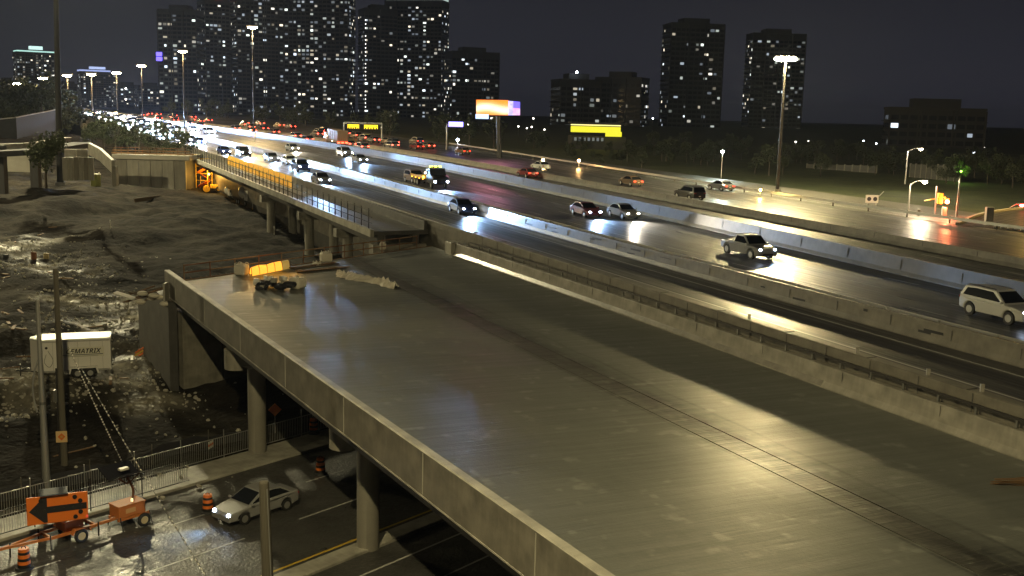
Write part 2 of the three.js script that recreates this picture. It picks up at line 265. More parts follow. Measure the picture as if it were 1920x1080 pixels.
// ---------------------------------------------------------------- barriers of the motorway
const tallWall = (w, h) => [[0, 0], [0, 0.08], [0.14, 0.32], [0.2, h], [w - 0.2, h], [w - 0.14, 0.32], [w, 0.08], [w, 0]];
{
  const t = thing('retaining_wall', 'long concrete retaining wall with kerb between the bridge railing and the nearest lanes', 'retaining wall');
  part('wall', sweep([[-0.45, -6], [-0.45, 0.10], [-0.40, 0.14], [0.2, 0.14], [0.2, -6]], along(oB0)), M.concWall, t);
  const cap = []; for (let s = -10; s < 90; s += 6) cap.push(box(0.62, 0.03, 0.05).applyMatrix4(new THREE.Matrix4().makeRotationY(Math.atan2(-NZ, NX)).setPosition(so(s, oB0(s) - 0.13, landH(s) + 0.15))));
  part('joint', cap, M.concDark, t, 'stuff');
  for (let s = -8; s < 86; s += 3.05) part('wall_joint', box(0.05, 1.3, 0.03).applyMatrix4(new THREE.Matrix4().makeRotationY(Math.atan2(-EZ, EX)).setPosition(so(s, oB0(s) - 0.455, landH(s) - 0.58))), M.concDark, t);
  for (const [s, h] of [[31.5, 0.35], [34.5, 0.3], [39, 0.3], [26.6, 0.3], [47.5, 0.3]]) part('marker_post', box(0.16, h, 0.12).applyMatrix4(new THREE.Matrix4().makeTranslation(...so(s, oB0(s) - 0.1, landH(s) + 0.14 + h / 2).toArray())), M.concPale, t);
}
const jointsOf = (t, f, d, h, a, b, st, mat = M.concDark) => { const l = []; for (let s = a; s < b; s += st) l.push(box(0.05, h, 0.03).applyMatrix4(new THREE.Matrix4().makeRotationY(Math.atan2(-EZ, EX)).setPosition(so(s, f(s) + d, landH(s) + h / 2 + 0.04)))); part('joint', l, mat, t, 'stuff'); };
const scuffsOf = (t, f, d, y0, y1, a, b, n) => { const l = []; for (let k = 0; k < n; k++) { const s = R(a, b), y = R(y0, y1), w = R(0.3, 1.6); l.push(box(w, R(0.03, 0.16), 0.012).applyMatrix4(new THREE.Matrix4().makeRotationY(Math.atan2(-EZ, EX)).setPosition(so(s, f(s) + d, landH(s) + y)))); } part('scuff', l, M.black, t, 'stuff'); };
{ // barrier between collector and express lanes, with a steel beam behind it
  const t = thing('concrete_barrier', 'grey concrete barrier with steel beam rail between the two nearest carriageways', 'barrier');
  part('wall', sweep(tallWall(0.62, 1.08), along(oB1)), M.concWall, t);
  jointsOf(t, oB1, 0.155, 0.85, -20, 200, 4.2); scuffsOf(t, oB1, 0.145, 0.36, 0.9, -10, 90, 40);
  const L = ROAD_S.filter((s) => s < 330);
  part('beam_rail', sweep([[1.42, 0.50], [1.47, 0.53], [1.42, 0.60], [1.42, 0.68], [1.47, 0.75], [1.42, 0.80], [1.39, 0.80], [1.39, 0.50]], along(oB1, 0.2, L)), M.galv, t);
  const post = box(0.14, 0.95, 0.12);
  for (let s = -20; s < 330; s += s < 140 ? 3.8 : 7.6) { const m = new THREE.Mesh(post, M.galv); m.name = 'rail_post'; m.position.copy(so(s, oB1(s) + 1.33, landH(s) + 0.50)); m.rotation.y = Math.atan2(-EZ, EX); t.add(shade(m)); }
}
{ const t = thing('tall_median_wall', 'tall plain concrete wall dividing the eastbound and westbound express lanes', 'median wall');
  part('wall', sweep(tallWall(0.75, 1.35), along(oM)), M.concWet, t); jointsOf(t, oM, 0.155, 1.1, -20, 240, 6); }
{ const t = thing('low_median_barrier', 'low brown concrete barrier between the two westbound carriageways', 'barrier');
  part('wall', sweep(tallWall(0.6, 0.85), along(oA)), M.concWall, t); jointsOf(t, oA, 0.15, 0.7, 20, 200, 6); }
{ // steel guide rail along the grass
  const t = thing('guide_rail', 'steel guide rail on posts along the far grass edge', 'guide rail');
  const L = range(60, 240, 6);
  part('beam_rail', sweep([[0, 0.45], [0.05, 0.48], [0, 0.55], [0, 0.62], [0.05, 0.7], [0, 0.76], [-0.03, 0.76], [-0.03, 0.45]], along(off(oG, 0.6), 0, L)), M.galv, t);
  const post = box(0.13, 0.8, 0.13);
  for (let s = 60; s <= 240; s += 6) { const m = new THREE.Mesh(post, M.oldWood); m.name = 'rail_post'; m.position.copy(so(s, oG(s) + 0.75, landH(s) + 0.4)); t.add(shade(m)); }
}

// ---------------------------------------------------------------- the unfinished bridge in front
const oL = (s) => 16.4 - 0.0667 * s; // outer edge on the left
const oR = (s) => 37.05 - 0.02 * Math.max(0, s - 60);
const bridgeEnd = (o) => 79.6 + (o - 12.6) * 0.53;         // skewed far end
{
  const t = thing('unfinished_bridge', 'wide unfinished concrete bridge with a bare wet deck over the street', 'bridge');
  const S = range(-14, 79, 3.1);
  const deckUv = (g) => { const p = g.attributes.position, u = g.attributes.uv; for (let i = 0; i < p.count; i++) { const x = p.getX(i), z = p.getZ(i); u.setXY(i, x * EX + z * EZ + 15, x * NX + z * NZ - 10); } return g; };
  // deck slab as strips between the edges, ending along the skew line
  const rows = (a, b) => { const A = [], B = []; for (let k = 0; k <= 32; k++) { const f = k / 32; const s0 = -14 + (bridgeEnd(a(80)) + 14) * f, s1 = -14 + (bridgeEnd(b(90)) + 14) * f; A.push(so(s0, a(s0), deckH(s0))); B.push(so(s1, b(s1), deckH(s1))); } return [A, B]; };
  const j0 = () => 26.1, j1 = () => 28.7, eL = (s) => oL(s) + 0.3, eR = (s) => oR(s) + 0.5;
  const slab = (a, b, name, mat) => { const [A, B] = rows(a, b), D = A.map((p) => p.clone().setY(p.y - 0.35)), E = B.map((p) => p.clone().setY(p.y - 0.35)); return part(name, [ribbon(A, B).toNonIndexed(), ribbon(D, E).toNonIndexed(), ribbon([A.at(-1), B.at(-1)], [D.at(-1), E.at(-1)]).toNonIndexed(), ribbon(A, D).toNonIndexed(), ribbon(B, E).toNonIndexed()].map(deckUv), mat, t); };
  slab(eL, (s) => 26.4, 'deck_slab', M.deck); slab((s) => 26.46, (s) => 27.7, 'joint_strip', M.joint); slab((s) => 27.76, eR, 'deck_slab', M.deck);
  // left parapet and fascia
  const pathL = []; for (const s of range(-14, 80.2, 3.14)) pathL.push(so(s, oL(s), deckH(s)));
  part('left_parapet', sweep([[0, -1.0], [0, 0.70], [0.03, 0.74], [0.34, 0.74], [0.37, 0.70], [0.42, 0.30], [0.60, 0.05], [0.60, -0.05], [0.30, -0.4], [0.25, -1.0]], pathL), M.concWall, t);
  part('coping', sweep([[-0.01, 0.70], [0.02, 0.748], [0.35, 0.748], [0.38, 0.70]], pathL), M.concPale, t);  // no real coping; pale strip paints light on the top, face kept darker
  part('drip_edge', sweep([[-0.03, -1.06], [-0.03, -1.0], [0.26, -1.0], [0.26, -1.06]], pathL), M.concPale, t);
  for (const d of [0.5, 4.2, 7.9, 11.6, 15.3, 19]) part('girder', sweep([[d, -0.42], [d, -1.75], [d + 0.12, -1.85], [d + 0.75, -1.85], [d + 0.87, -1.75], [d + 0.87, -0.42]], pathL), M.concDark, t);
  const jl = []; for (let s = 3; s < 80; s += 8.2) jl.push(box(0.02, 1.62, 0.07).applyMatrix4(new THREE.Matrix4().makeRotationY(Math.atan2(-NZ, NX)).setPosition(so(s, oL(s) - 0.005, deckH(s) - 0.16))));
  part('parapet_joint', jl, M.concPale, t, 'stuff');
  // right parapet with a sloping toe, then the railing on top
  const endR = 87.6, pathR = range(-14, endR, 3.175).map((s) => so(s, oR(s), deckH(s)));
  const pr = part('right_parapet', sweep([[-0.02, -0.3], [-0.02, 0.07], [0.16, 0.32], [0.24, 1.04], [0.27, 1.08], [0.60, 1.08], [0.63, 1.04], [0.63, -1.0], [0.0, -1.0]], pathR), M.conc, t);
  { const l = []; for (let s = -10; s < endR; s += 6.1) l.push(box(0.025, 0.72, 0.02).applyMatrix4(new THREE.Matrix4().makeRotationX(0).premultiply(new THREE.Matrix4().makeRotationY(Math.atan2(-EZ, EX))).setPosition(so(s, oR(s) + 0.195, deckH(s) + 0.68)))); part('joint', l, M.concDark, pr, 'stuff'); }
  pr.userData.label = 'right parapet lit yellow, with a wet sloping toe';
  part('parapet_toe', sweep([[-0.03, 0.075], [0.155, 0.325], [0.15, 0.327], [-0.035, 0.08]], range(40, endR, 3.4).map((s) => so(s, oR(s), deckH(s)))), M.toe, t);
  const rail = part('railing', sweep([[0.42, 1.42], [0.42, 1.52], [0.54, 1.52], [0.54, 1.42]], range(-14, 84, 2.8).map((s) => so(s, oR(s), deckH(s)))), M.steelDark, t);
  const pg = box(0.10, 0.38, 0.10);
  for (let s = -12; s < 85; s += 2.05) { const m = shade(new THREE.Mesh(pg, M.steel)); m.name = 'rail_post'; m.position.copy(so(s, oR(s) + 0.48, deckH(s) + 1.26)); m.rotation.y = Math.atan2(-EZ, EX); rail.add(m); }
  part('parapet_end', rbox(1.0, 1.25, 1.5, 0.08).applyMatrix4(new THREE.Matrix4().makeRotationY(0.45).setPosition(so(87.4, oR(87) + 0.35, deckH(87) + 0.5))), M.concPale, t);
  // piers: round columns under hammerhead caps
  const capTop = (s) => deckH(s) - 1.86;
  for (const [l, m, cols] of [[null, null, [[483, 850]]], [null, null, [[690, 1027]]]]) {
    const b = at(cols[0][0], cols[0][1], 0), s = sOf(b), top = capTop(s);
    const pier = part('pier_cap', sweep([[-0.75, 0], [-0.75, -1.0], [-0.45, -1.25], [0.45, -1.25], [0.75, -1.0], [0.75, 0]], [0, 1].map((k) => V(b.x + NX * (k ? 21.5 : -1.2), top, b.z + NZ * (k ? 21.5 : -1.2)))), M.conc, t);
    for (const k of [0, 9.2, 18.4]) part('column', cyl(0.56, 0.56, top - 1.25 + 0.1, 28, b.x + NX * k, (top - 1.25 - 0.1) / 2, b.z + NZ * k), M.conc, pier);
    part('cap_end', cyl(0.75, 0.75, 1.24, 24, b.x - NX * 1.2, top - 0.625, b.z - NZ * 1.2), M.conc, pier);
  }
  { const b = lm(lL(), -21.5), s = sOf(b), top = capTop(s); const p = part('pier_cap', sweep([[-0.75, 0], [-0.75, -1.25], [0.75, -1.25], [0.75, 0]], [0, 1].map((k) => V(b.x + NX * (k ? 20 : -1.2), top, b.z + NZ * (k ? 20 : -1.2)))), M.conc, t); part('column', cyl(0.56, 0.56, top - 1.2, 24, b.x, (top - 1.3) / 2, b.z), M.conc, p); }
  function lL() { return 21.5; }
  // abutment and wing wall at the far end
  const a0 = so(78.2, 11.9), a1 = so(88.2, 36.4), ab = part('abutment', sweep([[-1.5, 0], [-1.5, -7.2], [0, -7.2], [0, 0]], [a0.clone().setY(6.9), a1.clone().setY(6.9)]), M.conc, t);
  for (let k = 1; k < 8; k++) { const p = a0.clone().lerp(a1, k / 8); part('panel_joint', box(0.06, 6.4, 0.06, p.x - EX * 0.01, 3.6, p.z - EZ * 0.01), M.concDark, ab); }
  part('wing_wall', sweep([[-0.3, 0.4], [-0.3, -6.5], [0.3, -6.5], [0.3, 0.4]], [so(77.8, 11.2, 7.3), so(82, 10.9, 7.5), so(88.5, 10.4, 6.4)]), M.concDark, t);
  // rebar and formwork along the unfinished end
  const rb = []; for (let k = 0; k < 60; k++) { const o = 12.6 + 24 * k / 60, s = bridgeEnd(o), p = so(s, o, deckH(s) - 0.08), q = so(s + R(0.7, 1.3), o + R(-0.05, 0.05), deckH(s) - 0.08 + R(-0.05, 0.15)); rb.push(bar(p, q, 0.016, 4)); }
  part('rebar', rb, M.rust, t, 'stuff');
  part('end_board', sweep([[0, -0.35], [0, 0.06], [0.06, 0.06], [0.06, -0.35]], [so(bridgeEnd(11.5) + 0.15, 11.5, deckH(79)), so(bridgeEnd(36.8) + 0.15, 36.8, deckH(92))]), M.lumber, t);
}
// safety line of posts and timber rails beyond the deck's end
{
  const t = thing('timber_guard_rail', 'temporary timber and cable guard rail along the deck end', 'guard rail');
  const post = box(0.07, 1.25, 0.07);
  const P = []; for (let k = 0; k <= 11; k++) { const o = 12.4 + 22.8 * k / 11, s = bridgeEnd(o) + 0.55; const p = so(s, o, deckH(s)); P.push(p); const m = shade(new THREE.Mesh(post, k % 2 ? M.rust : M.lumber)); m.name = 'post'; m.position.copy(p).setY(p.y + 0.5); t.add(m); }
  for (const h of [0.5, 1.05]) for (let k = 0; k < 11; k++) part('rail', beam(P[k].clone().setY(P[k].y + h), P[k + 1].clone().setY(P[k + 1].y + h), 0.04, 0.09), k % 3 ? M.lumber : M.rust, t);
}

// ---------------------------------------------------------------- the ramp bridge behind it
{
  const t = thing('ramp_bridge', 'narrow ramp bridge under construction with pale edge beam on piers', 'ramp bridge');
  const S = range(96, 214, 5.9), o0 = (s) => 32.0 + 0.011 * (s - 96), rh = (s) => landH(s) - 0.85;
  const path = S.map((s) => so(s, o0(s), rh(s)));
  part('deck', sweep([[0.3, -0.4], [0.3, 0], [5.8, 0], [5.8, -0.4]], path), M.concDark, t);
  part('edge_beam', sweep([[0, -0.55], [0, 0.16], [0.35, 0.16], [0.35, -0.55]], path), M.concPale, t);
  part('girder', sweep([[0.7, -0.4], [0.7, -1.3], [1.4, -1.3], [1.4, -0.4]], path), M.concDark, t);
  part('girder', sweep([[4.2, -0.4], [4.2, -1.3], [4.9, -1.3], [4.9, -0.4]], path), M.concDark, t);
  const rl = []; for (const h of [0.75, 1.3, 1.9]) rl.push(sweep([[0.1, h], [0.1, h + 0.06], [0.16, h + 0.06], [0.16, h]], path));
  part('guard_cable', rl, M.steelDark, t, 'stuff');
  const pg = box(0.09, 2.0, 0.09);
  for (let s = 97; s < 213; s += 2.3) { const m = shade(new THREE.Mesh(pg, M.steelDark)); m.name = 'guard_post'; m.position.copy(so(s, o0(s) + 0.15, rh(s) + 1.1)); t.add(m); }
  part('far_barrier', sweep([[5.4, 0], [5.4, 0.9], [5.7, 0.9], [5.7, 0]], path), M.concDark, t);
  for (const [px, py] of [[575, 428], [651, 455], [521, 400], [477, 372]]) {
    const s = sOf(at(px, py - 30, 9, GRADE)), b = so(s, o0(s) + 1.6), g0 = 3.2, top = rh(s) - 1.3;
    const cap = part('pier_cap', sweep([[-0.6, 0], [-0.6, -0.9], [0.6, -0.9], [0.6, 0]], [so(s, o0(s) + 0.2, top), so(s, o0(s) + 5.6, top)]), M.conc, t);
    part('column', cyl(0.55, 0.55, top - 0.9 - g0 + 1, 18, b.x, (top - 0.9 + g0 - 1) / 2, b.z), M.conc, cap);
    part('column', cyl(0.55, 0.55, top - 0.9 - g0 + 1, 18, b.x + NX * 3, (top - 0.9 + g0 - 1) / 2, b.z + NZ * 3), M.conc, cap);
  }
}
// ---------------------------------------------------------------- street under the bridge and the building site
struct('street', sheet([lm(-60, -50.9), lm(140, -50.9), lm(140, -24), lm(-60, -24)].map((p) => p), 0.0), M.street);
struct('sidewalk', sweep([[-2.6, 0.15], [-2.6, -0.3], [0, -0.3], [0, 0.11], [-0.03, 0.15]], range(-40, 120, 4).map((l) => lm(l, -50.9))), M.concPale);
struct('street_median', sweep([[-0.55, -0.2], [-0.55, 0.12], [-0.5, 0.16], [0.5, 0.16], [0.55, 0.12], [0.55, -0.2]], range(-12, 120, 4).map((l) => lm(l, -37.2))), M.concPale);
{
  const g = [], ln = (m, a, b, w = 0.12) => g.push(sheet([lm(a, m - w / 2), lm(b, m - w / 2), lm(b, m + w / 2), lm(a, m + w / 2)], 0.006));
  for (let l = -10; l < 110; l += 9) { ln(-42.5, l, l + 5.5); ln(-46.7, l + 4, l + 7); ln(-32, l, l + 4); ln(-28, l, l + 4); }
  ln(-34.9, -12, 110); struct('street_markings', g, M.paintW);
  struct('yellow_line', sheet([lm(-12, -38.35), lm(110, -38.35), lm(110, -38.2), lm(-12, -38.2)], 0.007), M.paintY);
}
// terrain of the site: heights given at points that the photograph shows
const CTRL = [
  [0, 940, 0.15], [240, 885, 0.15], [480, 830, 0.15], [130, 860, 0.3], [60, 840, 0.6], [300, 800, 0.5], [430, 770, 0.3], [350, 740, 0.9],
  [140, 702, 2.6], [40, 700, 2.9], [240, 690, 2.4], [300, 700, 1.9], [360, 700, 1.4], [10, 780, 1.4],
  [30, 600, 4.0], [60, 520, 4.4], [120, 560, 3.6], [220, 600, 3.0], [270, 560, 3.2], [180, 490, 4.2], [100, 455, 4.8], [0, 440, 5.2],
  [300, 470, 4.2], [240, 430, 6.0], [330, 410, 6.4], [180, 410, 5.6], [420, 400, 6.2], [500, 440, 4.6], [440, 450, 4.8], [560, 460, 4.0], [640, 455, 4.0], [700, 455, 4.4],
  [280, 350, 7.2], [350, 350, 7.0], [420, 360, 6.2], [200, 352, 7.4], [110, 372, 8.0], [60, 360, 8.2], [20, 380, 7.4], [0, 345, 7.6], [130, 345, 7.6], [520, 400, 5.2], [600, 420, 4.8], [0, 310, 5.5], [60, 318, 5.8],
].map(([x, y, h]) => [at(x, y, h), h]);
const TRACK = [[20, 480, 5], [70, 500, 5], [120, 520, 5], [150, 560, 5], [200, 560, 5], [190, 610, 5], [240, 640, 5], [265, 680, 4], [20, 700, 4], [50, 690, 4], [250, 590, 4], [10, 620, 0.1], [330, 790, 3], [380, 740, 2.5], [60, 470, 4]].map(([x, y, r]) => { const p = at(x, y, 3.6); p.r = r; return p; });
function siteH(x, z) {
  let a = 0, b = 0;
  for (const [p, h] of CTRL) { const dx = x - p.x, dz = z - p.z, d2 = dx * dx + dz * dz, w = 1 / Math.pow(d2 + 6, 1.7); a += w * h; b += w; }
  let h = a / b;
  const m = x * MX + z * MZ, s = x * EX + z * EZ, o = x * NX + z * NZ;
  const flat = Math.min(1, Math.max(0, (-53.6 - m) / 7));               // flat by the street
  h = 0.12 + (h - 0.12) * flat;
  if (s > 200) { const k = Math.min(1, (s - 200) / 60); h = h * (1 - k) + (landH(s) - 4) * k; }
  const mid = 1 - 0.45 * Math.min(1, Math.max(0, (s - 105) / 30)), rough = mid * (fbmAt(x / 9, z / 9, 5, 5) - 0.5) * 1.6 + (fbmAt(x / 2.4, z / 2.4, 6, 4) - 0.5) * 0.8 + Math.abs(fbmAt(x / 1.3 + 7, z / 1.3, 8, 3) - 0.5) * 0.55;
  // ruts of the machines
  const rut = 0.34 * Math.sin((x * 0.7 + z * 0.35) * 1.7 + 3 * fbmAt(x / 14, z / 14, 9, 2)) * Math.max(0, noiseAt(x / 17, z / 17, 12) - 0.35);
  return h + (rough + rut) * flat * Math.min(1, h / 2.2);
}
{
  const gx = range(-190, -2, 0.6), gz = range(-330, -46, 0.6), P = [], U = [], I = [], C = [], nx = gx.length;
  const ok = (x, z) => { const m = x * MX + z * MZ, s = x * EX + z * EZ, o = x * NX + z * NZ; return m < -53.3 && o < 37.6 && x > -0.62 * -z - 60 + 0 * s; };
  for (const z of gz) for (const x of gx) {
    const h = ok(x, z) ? siteH(x, z) : -0.5; P.push(x, h, z); U.push(x, z);
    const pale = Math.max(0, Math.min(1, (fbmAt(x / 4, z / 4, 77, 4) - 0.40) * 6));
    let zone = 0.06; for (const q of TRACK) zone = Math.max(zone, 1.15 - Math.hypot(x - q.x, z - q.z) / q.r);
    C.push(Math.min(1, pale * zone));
  }
  const quads = []; for (let j = 0; j < gz.length - 1; j++) for (let i = 0; i < nx - 1; i++) { const o = j * nx + i; if (ok(gx[i], gz[j]) && ok(gx[i + 1], gz[j]) && ok(gx[i], gz[j + 1]) && ok(gx[i + 1], gz[j + 1])) I.push(o, o + nx, o + 1, o + 1, o + nx, o + nx + 1); }
  const g = new THREE.BufferGeometry(); g.setAttribute('position', new THREE.Float32BufferAttribute(P, 3)); g.setAttribute('uv', new THREE.Float32BufferAttribute(U, 2)); 
  const col = new Float32Array(P.length); for (let k = 0; k < C.length; k++) { const c = C[k], dk = 0.45 + 1.0 * Math.pow(fbmAt(P[k * 3] / 7 + 3, P[k * 3 + 2] / 7, 83, 5), 1.3); col[k * 3] = 0.021 * dk + c * 0.46; col[k * 3 + 1] = 0.0165 * dk + c * 0.44; col[k * 3 + 2] = 0.013 * dk + c * 0.36; }  // pale limestone gravel, raised further to paint in the wet glints
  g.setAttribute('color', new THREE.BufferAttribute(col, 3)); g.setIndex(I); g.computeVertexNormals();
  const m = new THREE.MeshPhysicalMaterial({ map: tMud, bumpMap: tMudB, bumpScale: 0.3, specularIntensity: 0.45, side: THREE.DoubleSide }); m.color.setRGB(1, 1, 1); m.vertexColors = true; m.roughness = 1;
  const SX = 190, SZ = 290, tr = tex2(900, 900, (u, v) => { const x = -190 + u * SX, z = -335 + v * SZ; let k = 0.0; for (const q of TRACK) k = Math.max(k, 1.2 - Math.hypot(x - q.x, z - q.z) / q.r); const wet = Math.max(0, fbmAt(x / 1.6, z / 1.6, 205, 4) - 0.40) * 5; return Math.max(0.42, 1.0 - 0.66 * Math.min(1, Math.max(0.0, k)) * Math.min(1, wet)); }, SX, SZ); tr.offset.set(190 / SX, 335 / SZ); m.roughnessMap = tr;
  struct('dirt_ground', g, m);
}
function project(x, y, z) { const q = V(x, y - CAM_H, z).applyMatrix4(camM.clone().invert()); return [960 - FOCAL * q.x / q.z, 540 + FOCAL * q.y / q.z]; }
// ---------------------------------------------------------------- things of the building site
const onSite = (px, py) => { let h = 2; for (let k = 0; k < 12; k++) { const p = at(px, py, h); h = siteH(p.x, p.z); } return at(px, py, h); };
const topOn = (base, px, py) => { const d = rayOf(px, py), t = Math.hypot(base.x, base.z) / Math.hypot(d.x, d.z); return V(d.x * t, CAM_H + d.y * t, d.z * t); };
const yawOf = (dx, dz) => Math.atan2(-dz, dx); // turns local +x to that direction
const YAW_L = yawOf(LX, LZ);
function canvasTex(w, h, draw) { const c = document.createElement('canvas'); c.width = w; c.height = h; draw(c.getContext('2d'), w, h); const t = new THREE.CanvasTexture(c); t.colorSpace = THREE.SRGBColorSpace; return t; }
const wheelSet = (parent, x, y, z, r, w = 0.22, rimMat = M.white) => { const ty = part('wheel', new THREE.TorusGeometry(r * 0.74, r * 0.27, 10, 24).scale(1, 1, w / (r * 0.54)).translate(x, y, z), M.rubber, parent); part('rim', cyl(r * 0.56, r * 0.56, w * 0.7, 16, x, y, z, Math.PI / 2), rimMat, ty); return ty; };

{ // white enclosed trailer
  const p = onSite(138, 702), t = thing('enclosed_trailer', 'white enclosed cargo trailer with lettered side standing on the muddy site', 'trailer', p, yawOf(-0.945, 0.33));
  const L = 5.0, W = 2.1, H0 = 0.5, H1 = 2.65;
  const nose = new THREE.Shape([[-L / 2, -W / 2], [L / 2 - 0.55, -W / 2], [L / 2 + 0.15, -0.25], [L / 2 + 0.15, 0.25], [L / 2 - 0.55, W / 2], [-L / 2, W / 2]].map((q) => new THREE.Vector2(...q)));
  const body = new THREE.ExtrudeGeometry(nose, { depth: H1 - H0, bevelEnabled: true, bevelSize: 0.03, bevelThickness: 0.03, bevelSegments: 2 }); body.rotateX(-Math.PI / 2); body.translate(0, H0, 0);
  part('body', body, M.white, t);
  const roof = new THREE.ExtrudeGeometry(nose, { depth: 0.05, bevelEnabled: true, bevelSize: 0.06, bevelThickness: 0.05, bevelSegments: 3 }); roof.rotateX(-Math.PI / 2); roof.translate(0, H1 + 0.03, 0);
  part('roof', roof, std({ c: [0.72, 0.72, 0.66], roughness: 0.3 }), t);
  for (const z of [-W / 2 - 0.035, W / 2 + 0.035]) { part('trim', box(L - 0.6, 0.09, 0.02, -0.25, H0 + 0.05, z), M.galv, t); part('trim', box(L - 0.6, 0.06, 0.02, -0.25, H1 - 0.05, z), M.galv, t); }
  const seams = []; for (let k = 0; k < 5; k++) seams.push(box(0.012, H1 - H0 - 0.2, 0.01, -L / 2 + 0.5 + k * 0.8, (H0 + H1) / 2, -W / 2 - 0.034)); part('panel_seam', seams, M.steel, t, 'stuff');
  const sign = canvasTex(1024, 256, (c, w, h) => { c.fillStyle = '#d8d5c6'; c.fillRect(0, 0, w, h); c.fillStyle = '#1b1c22'; c.font = 'italic bold 168px sans-serif'; c.textBaseline = 'alphabetic'; c.textAlign = 'center'; c.save(); c.translate(w / 2, 162); c.scale(Math.min(1, 960 / c.measureText('CEMATRIX').width), 1); c.fillText('CEMATRIX', 0, 0); c.restore(); c.fillStyle = '#2b3c55'; c.fillRect(30, 186, 970, 16); c.fillStyle = '#8b8c92'; c.fillRect(60, 226, 820, 12); });
  const ms = new THREE.MeshStandardMaterial({ map: sign, roughness: 0.4 }); ms.color.setRGB(0.95, 0.95, 0.92);
  const sg = new THREE.PlaneGeometry(2.75, 0.69); sg.rotateY(Math.PI); sg.translate(-0.72, 1.82, -W / 2 - 0.041); part('lettering', sg, ms, t);
  const fend = new THREE.Shape(); fend.moveTo(-1.0, 0.32); fend.lineTo(-0.86, 0.78); fend.lineTo(0.86, 0.78); fend.lineTo(1.0, 0.32); fend.lineTo(0.9, 0.32); fend.lineTo(0.78, 0.7); fend.lineTo(-0.78, 0.7); fend.lineTo(-0.9, 0.32);
  for (const z of [-W / 2 - 0.24, W / 2 + 0.02]) { const f = new THREE.ExtrudeGeometry(fend, { depth: 0.22, bevelEnabled: false }); f.translate(-0.75, 0, z); part('fender', f, M.white, t); }
  part('wheel_well', box(1.75, 0.55, 0.02, -0.75, 0.52, -W / 2 - 0.045), M.black, t);
  for (const x of [-1.16, -0.34]) for (const z of [-W / 2 - 0.12, W / 2 + 0.12]) wheelSet(t, x, 0.34, z, 0.34, 0.2, M.galv);
  part('tongue', [bar(V(L / 2 - 0.3, 0.48, -0.7), V(L / 2 + 1.15, 0.48, 0), 0.05), bar(V(L / 2 - 0.3, 0.48, 0.7), V(L / 2 + 1.15, 0.48, 0), 0.05), bar(V(L / 2 + 0.9, 0, 0), V(L / 2 + 0.9, 0.9, 0), 0.04)], M.steelDark, t);
  part('vent', cyl(0.09, 0.09, 0.03, 12, L / 2 - 0.9, 2.2, -W / 2 - 0.045, Math.PI / 2), M.black, t);
  part('hose', tube([V(1.5, 2.0, -W / 2 - 0.06), V(1.2, 1.3, -W / 2 - 0.08), V(1.45, 0.85, -W / 2 - 0.07), V(1.75, 1.2, -W / 2 - 0.08), V(1.62, 1.75, -W / 2 - 0.06)], 0.018), M.steel, t);
  solo('white_bucket', new THREE.LatheGeometry([[0, 0], [0.15, 0], [0.17, 0.36], [0.19, 0.37], [0.18, 0.38], [0.0, 0.385]].map((q) => new THREE.Vector2(...q)), 20), M.white, 'small white bucket on the mud under the cargo trailer\'s wheels', 'bucket', null, onSite(178, 703));
}
// poles
const pole1B = onSite(88, 918).setY(0.1), pole1T = topOn(pole1B, 70, 563);
{ const t = thing('lamp_pole', 'pale grey tapered steel pole behind the arrow board with no lamp left', 'pole', pole1B); const top = pole1T.clone().sub(pole1B);
  part('shaft', bar(V(0, 0, 0), top, 0.22, 18, 0.10), M.galv, t); part('base_plate', cyl(0.32, 0.32, 0.08, 16, 0, 0.04, 0), M.galv, t); part('band', bar(top.clone().multiplyScalar(0.46), top.clone().multiplyScalar(0.475), 0.175, 18), M.steel, t); part('cap', new THREE.SphereGeometry(0.11, 12, 8).translate(top.x, top.y, top.z), M.galv, t);
  part('cable', tube([top.clone().multiplyScalar(0.72), top.clone().multiplyScalar(0.62).add(V(-0.35, 0, 0.1)), top.clone().multiplyScalar(0.52).add(V(-0.45, 0, 0.1)), top.clone().multiplyScalar(0.42).add(V(-0.28, 0, 0.1))], 0.05), M.galv, t); }
const pole2B = onSite(121, 872), pole2T = topOn(pole2B, 104, 503);
{ const t = thing('utility_pole', 'dark wooden utility pole in front of the white cargo trailer', 'utility pole', pole2B), top = pole2T.clone().sub(pole2B), f = (k) => top.clone().multiplyScalar(k);
  part('shaft', bar(V(0, -0.2, 0), top, 0.21, 14, 0.14), M.oldWood, t); part('riser_pipe', bar(f(0.02).add(V(-0.24, 0, 0.06)), f(0.5).add(V(-0.21, 0, 0.06)), 0.05), M.steelDark, t);
  part('meter_box', box(0.22, 0.75, 0.2).applyMatrix4(new THREE.Matrix4().setPosition(f(0.36).add(V(-0.3, 0, 0.05)))), M.steel, t);
  const sign = canvasTex(128, 128, (c) => { c.fillStyle = '#cfae7c'; c.fillRect(0, 0, 128, 128); c.fillStyle = '#c8641e'; c.beginPath(); c.moveTo(64, 22); c.lineTo(108, 64); c.lineTo(64, 108); c.lineTo(20, 64); c.fill(); c.fillStyle = '#b88f4a'; c.fillRect(50, 52, 28, 24); });
  const sm2 = new THREE.MeshStandardMaterial({ map: sign, roughness: 0.5 }), sp = f(0.155); part('notice_board', box(0.62, 0.68, 0.03, 0.02, 0, 0, 0, 0.25).applyMatrix4(new THREE.Matrix4().setPosition(sp.add(V(0.0, 0, 0.27)))), sm2, t); }
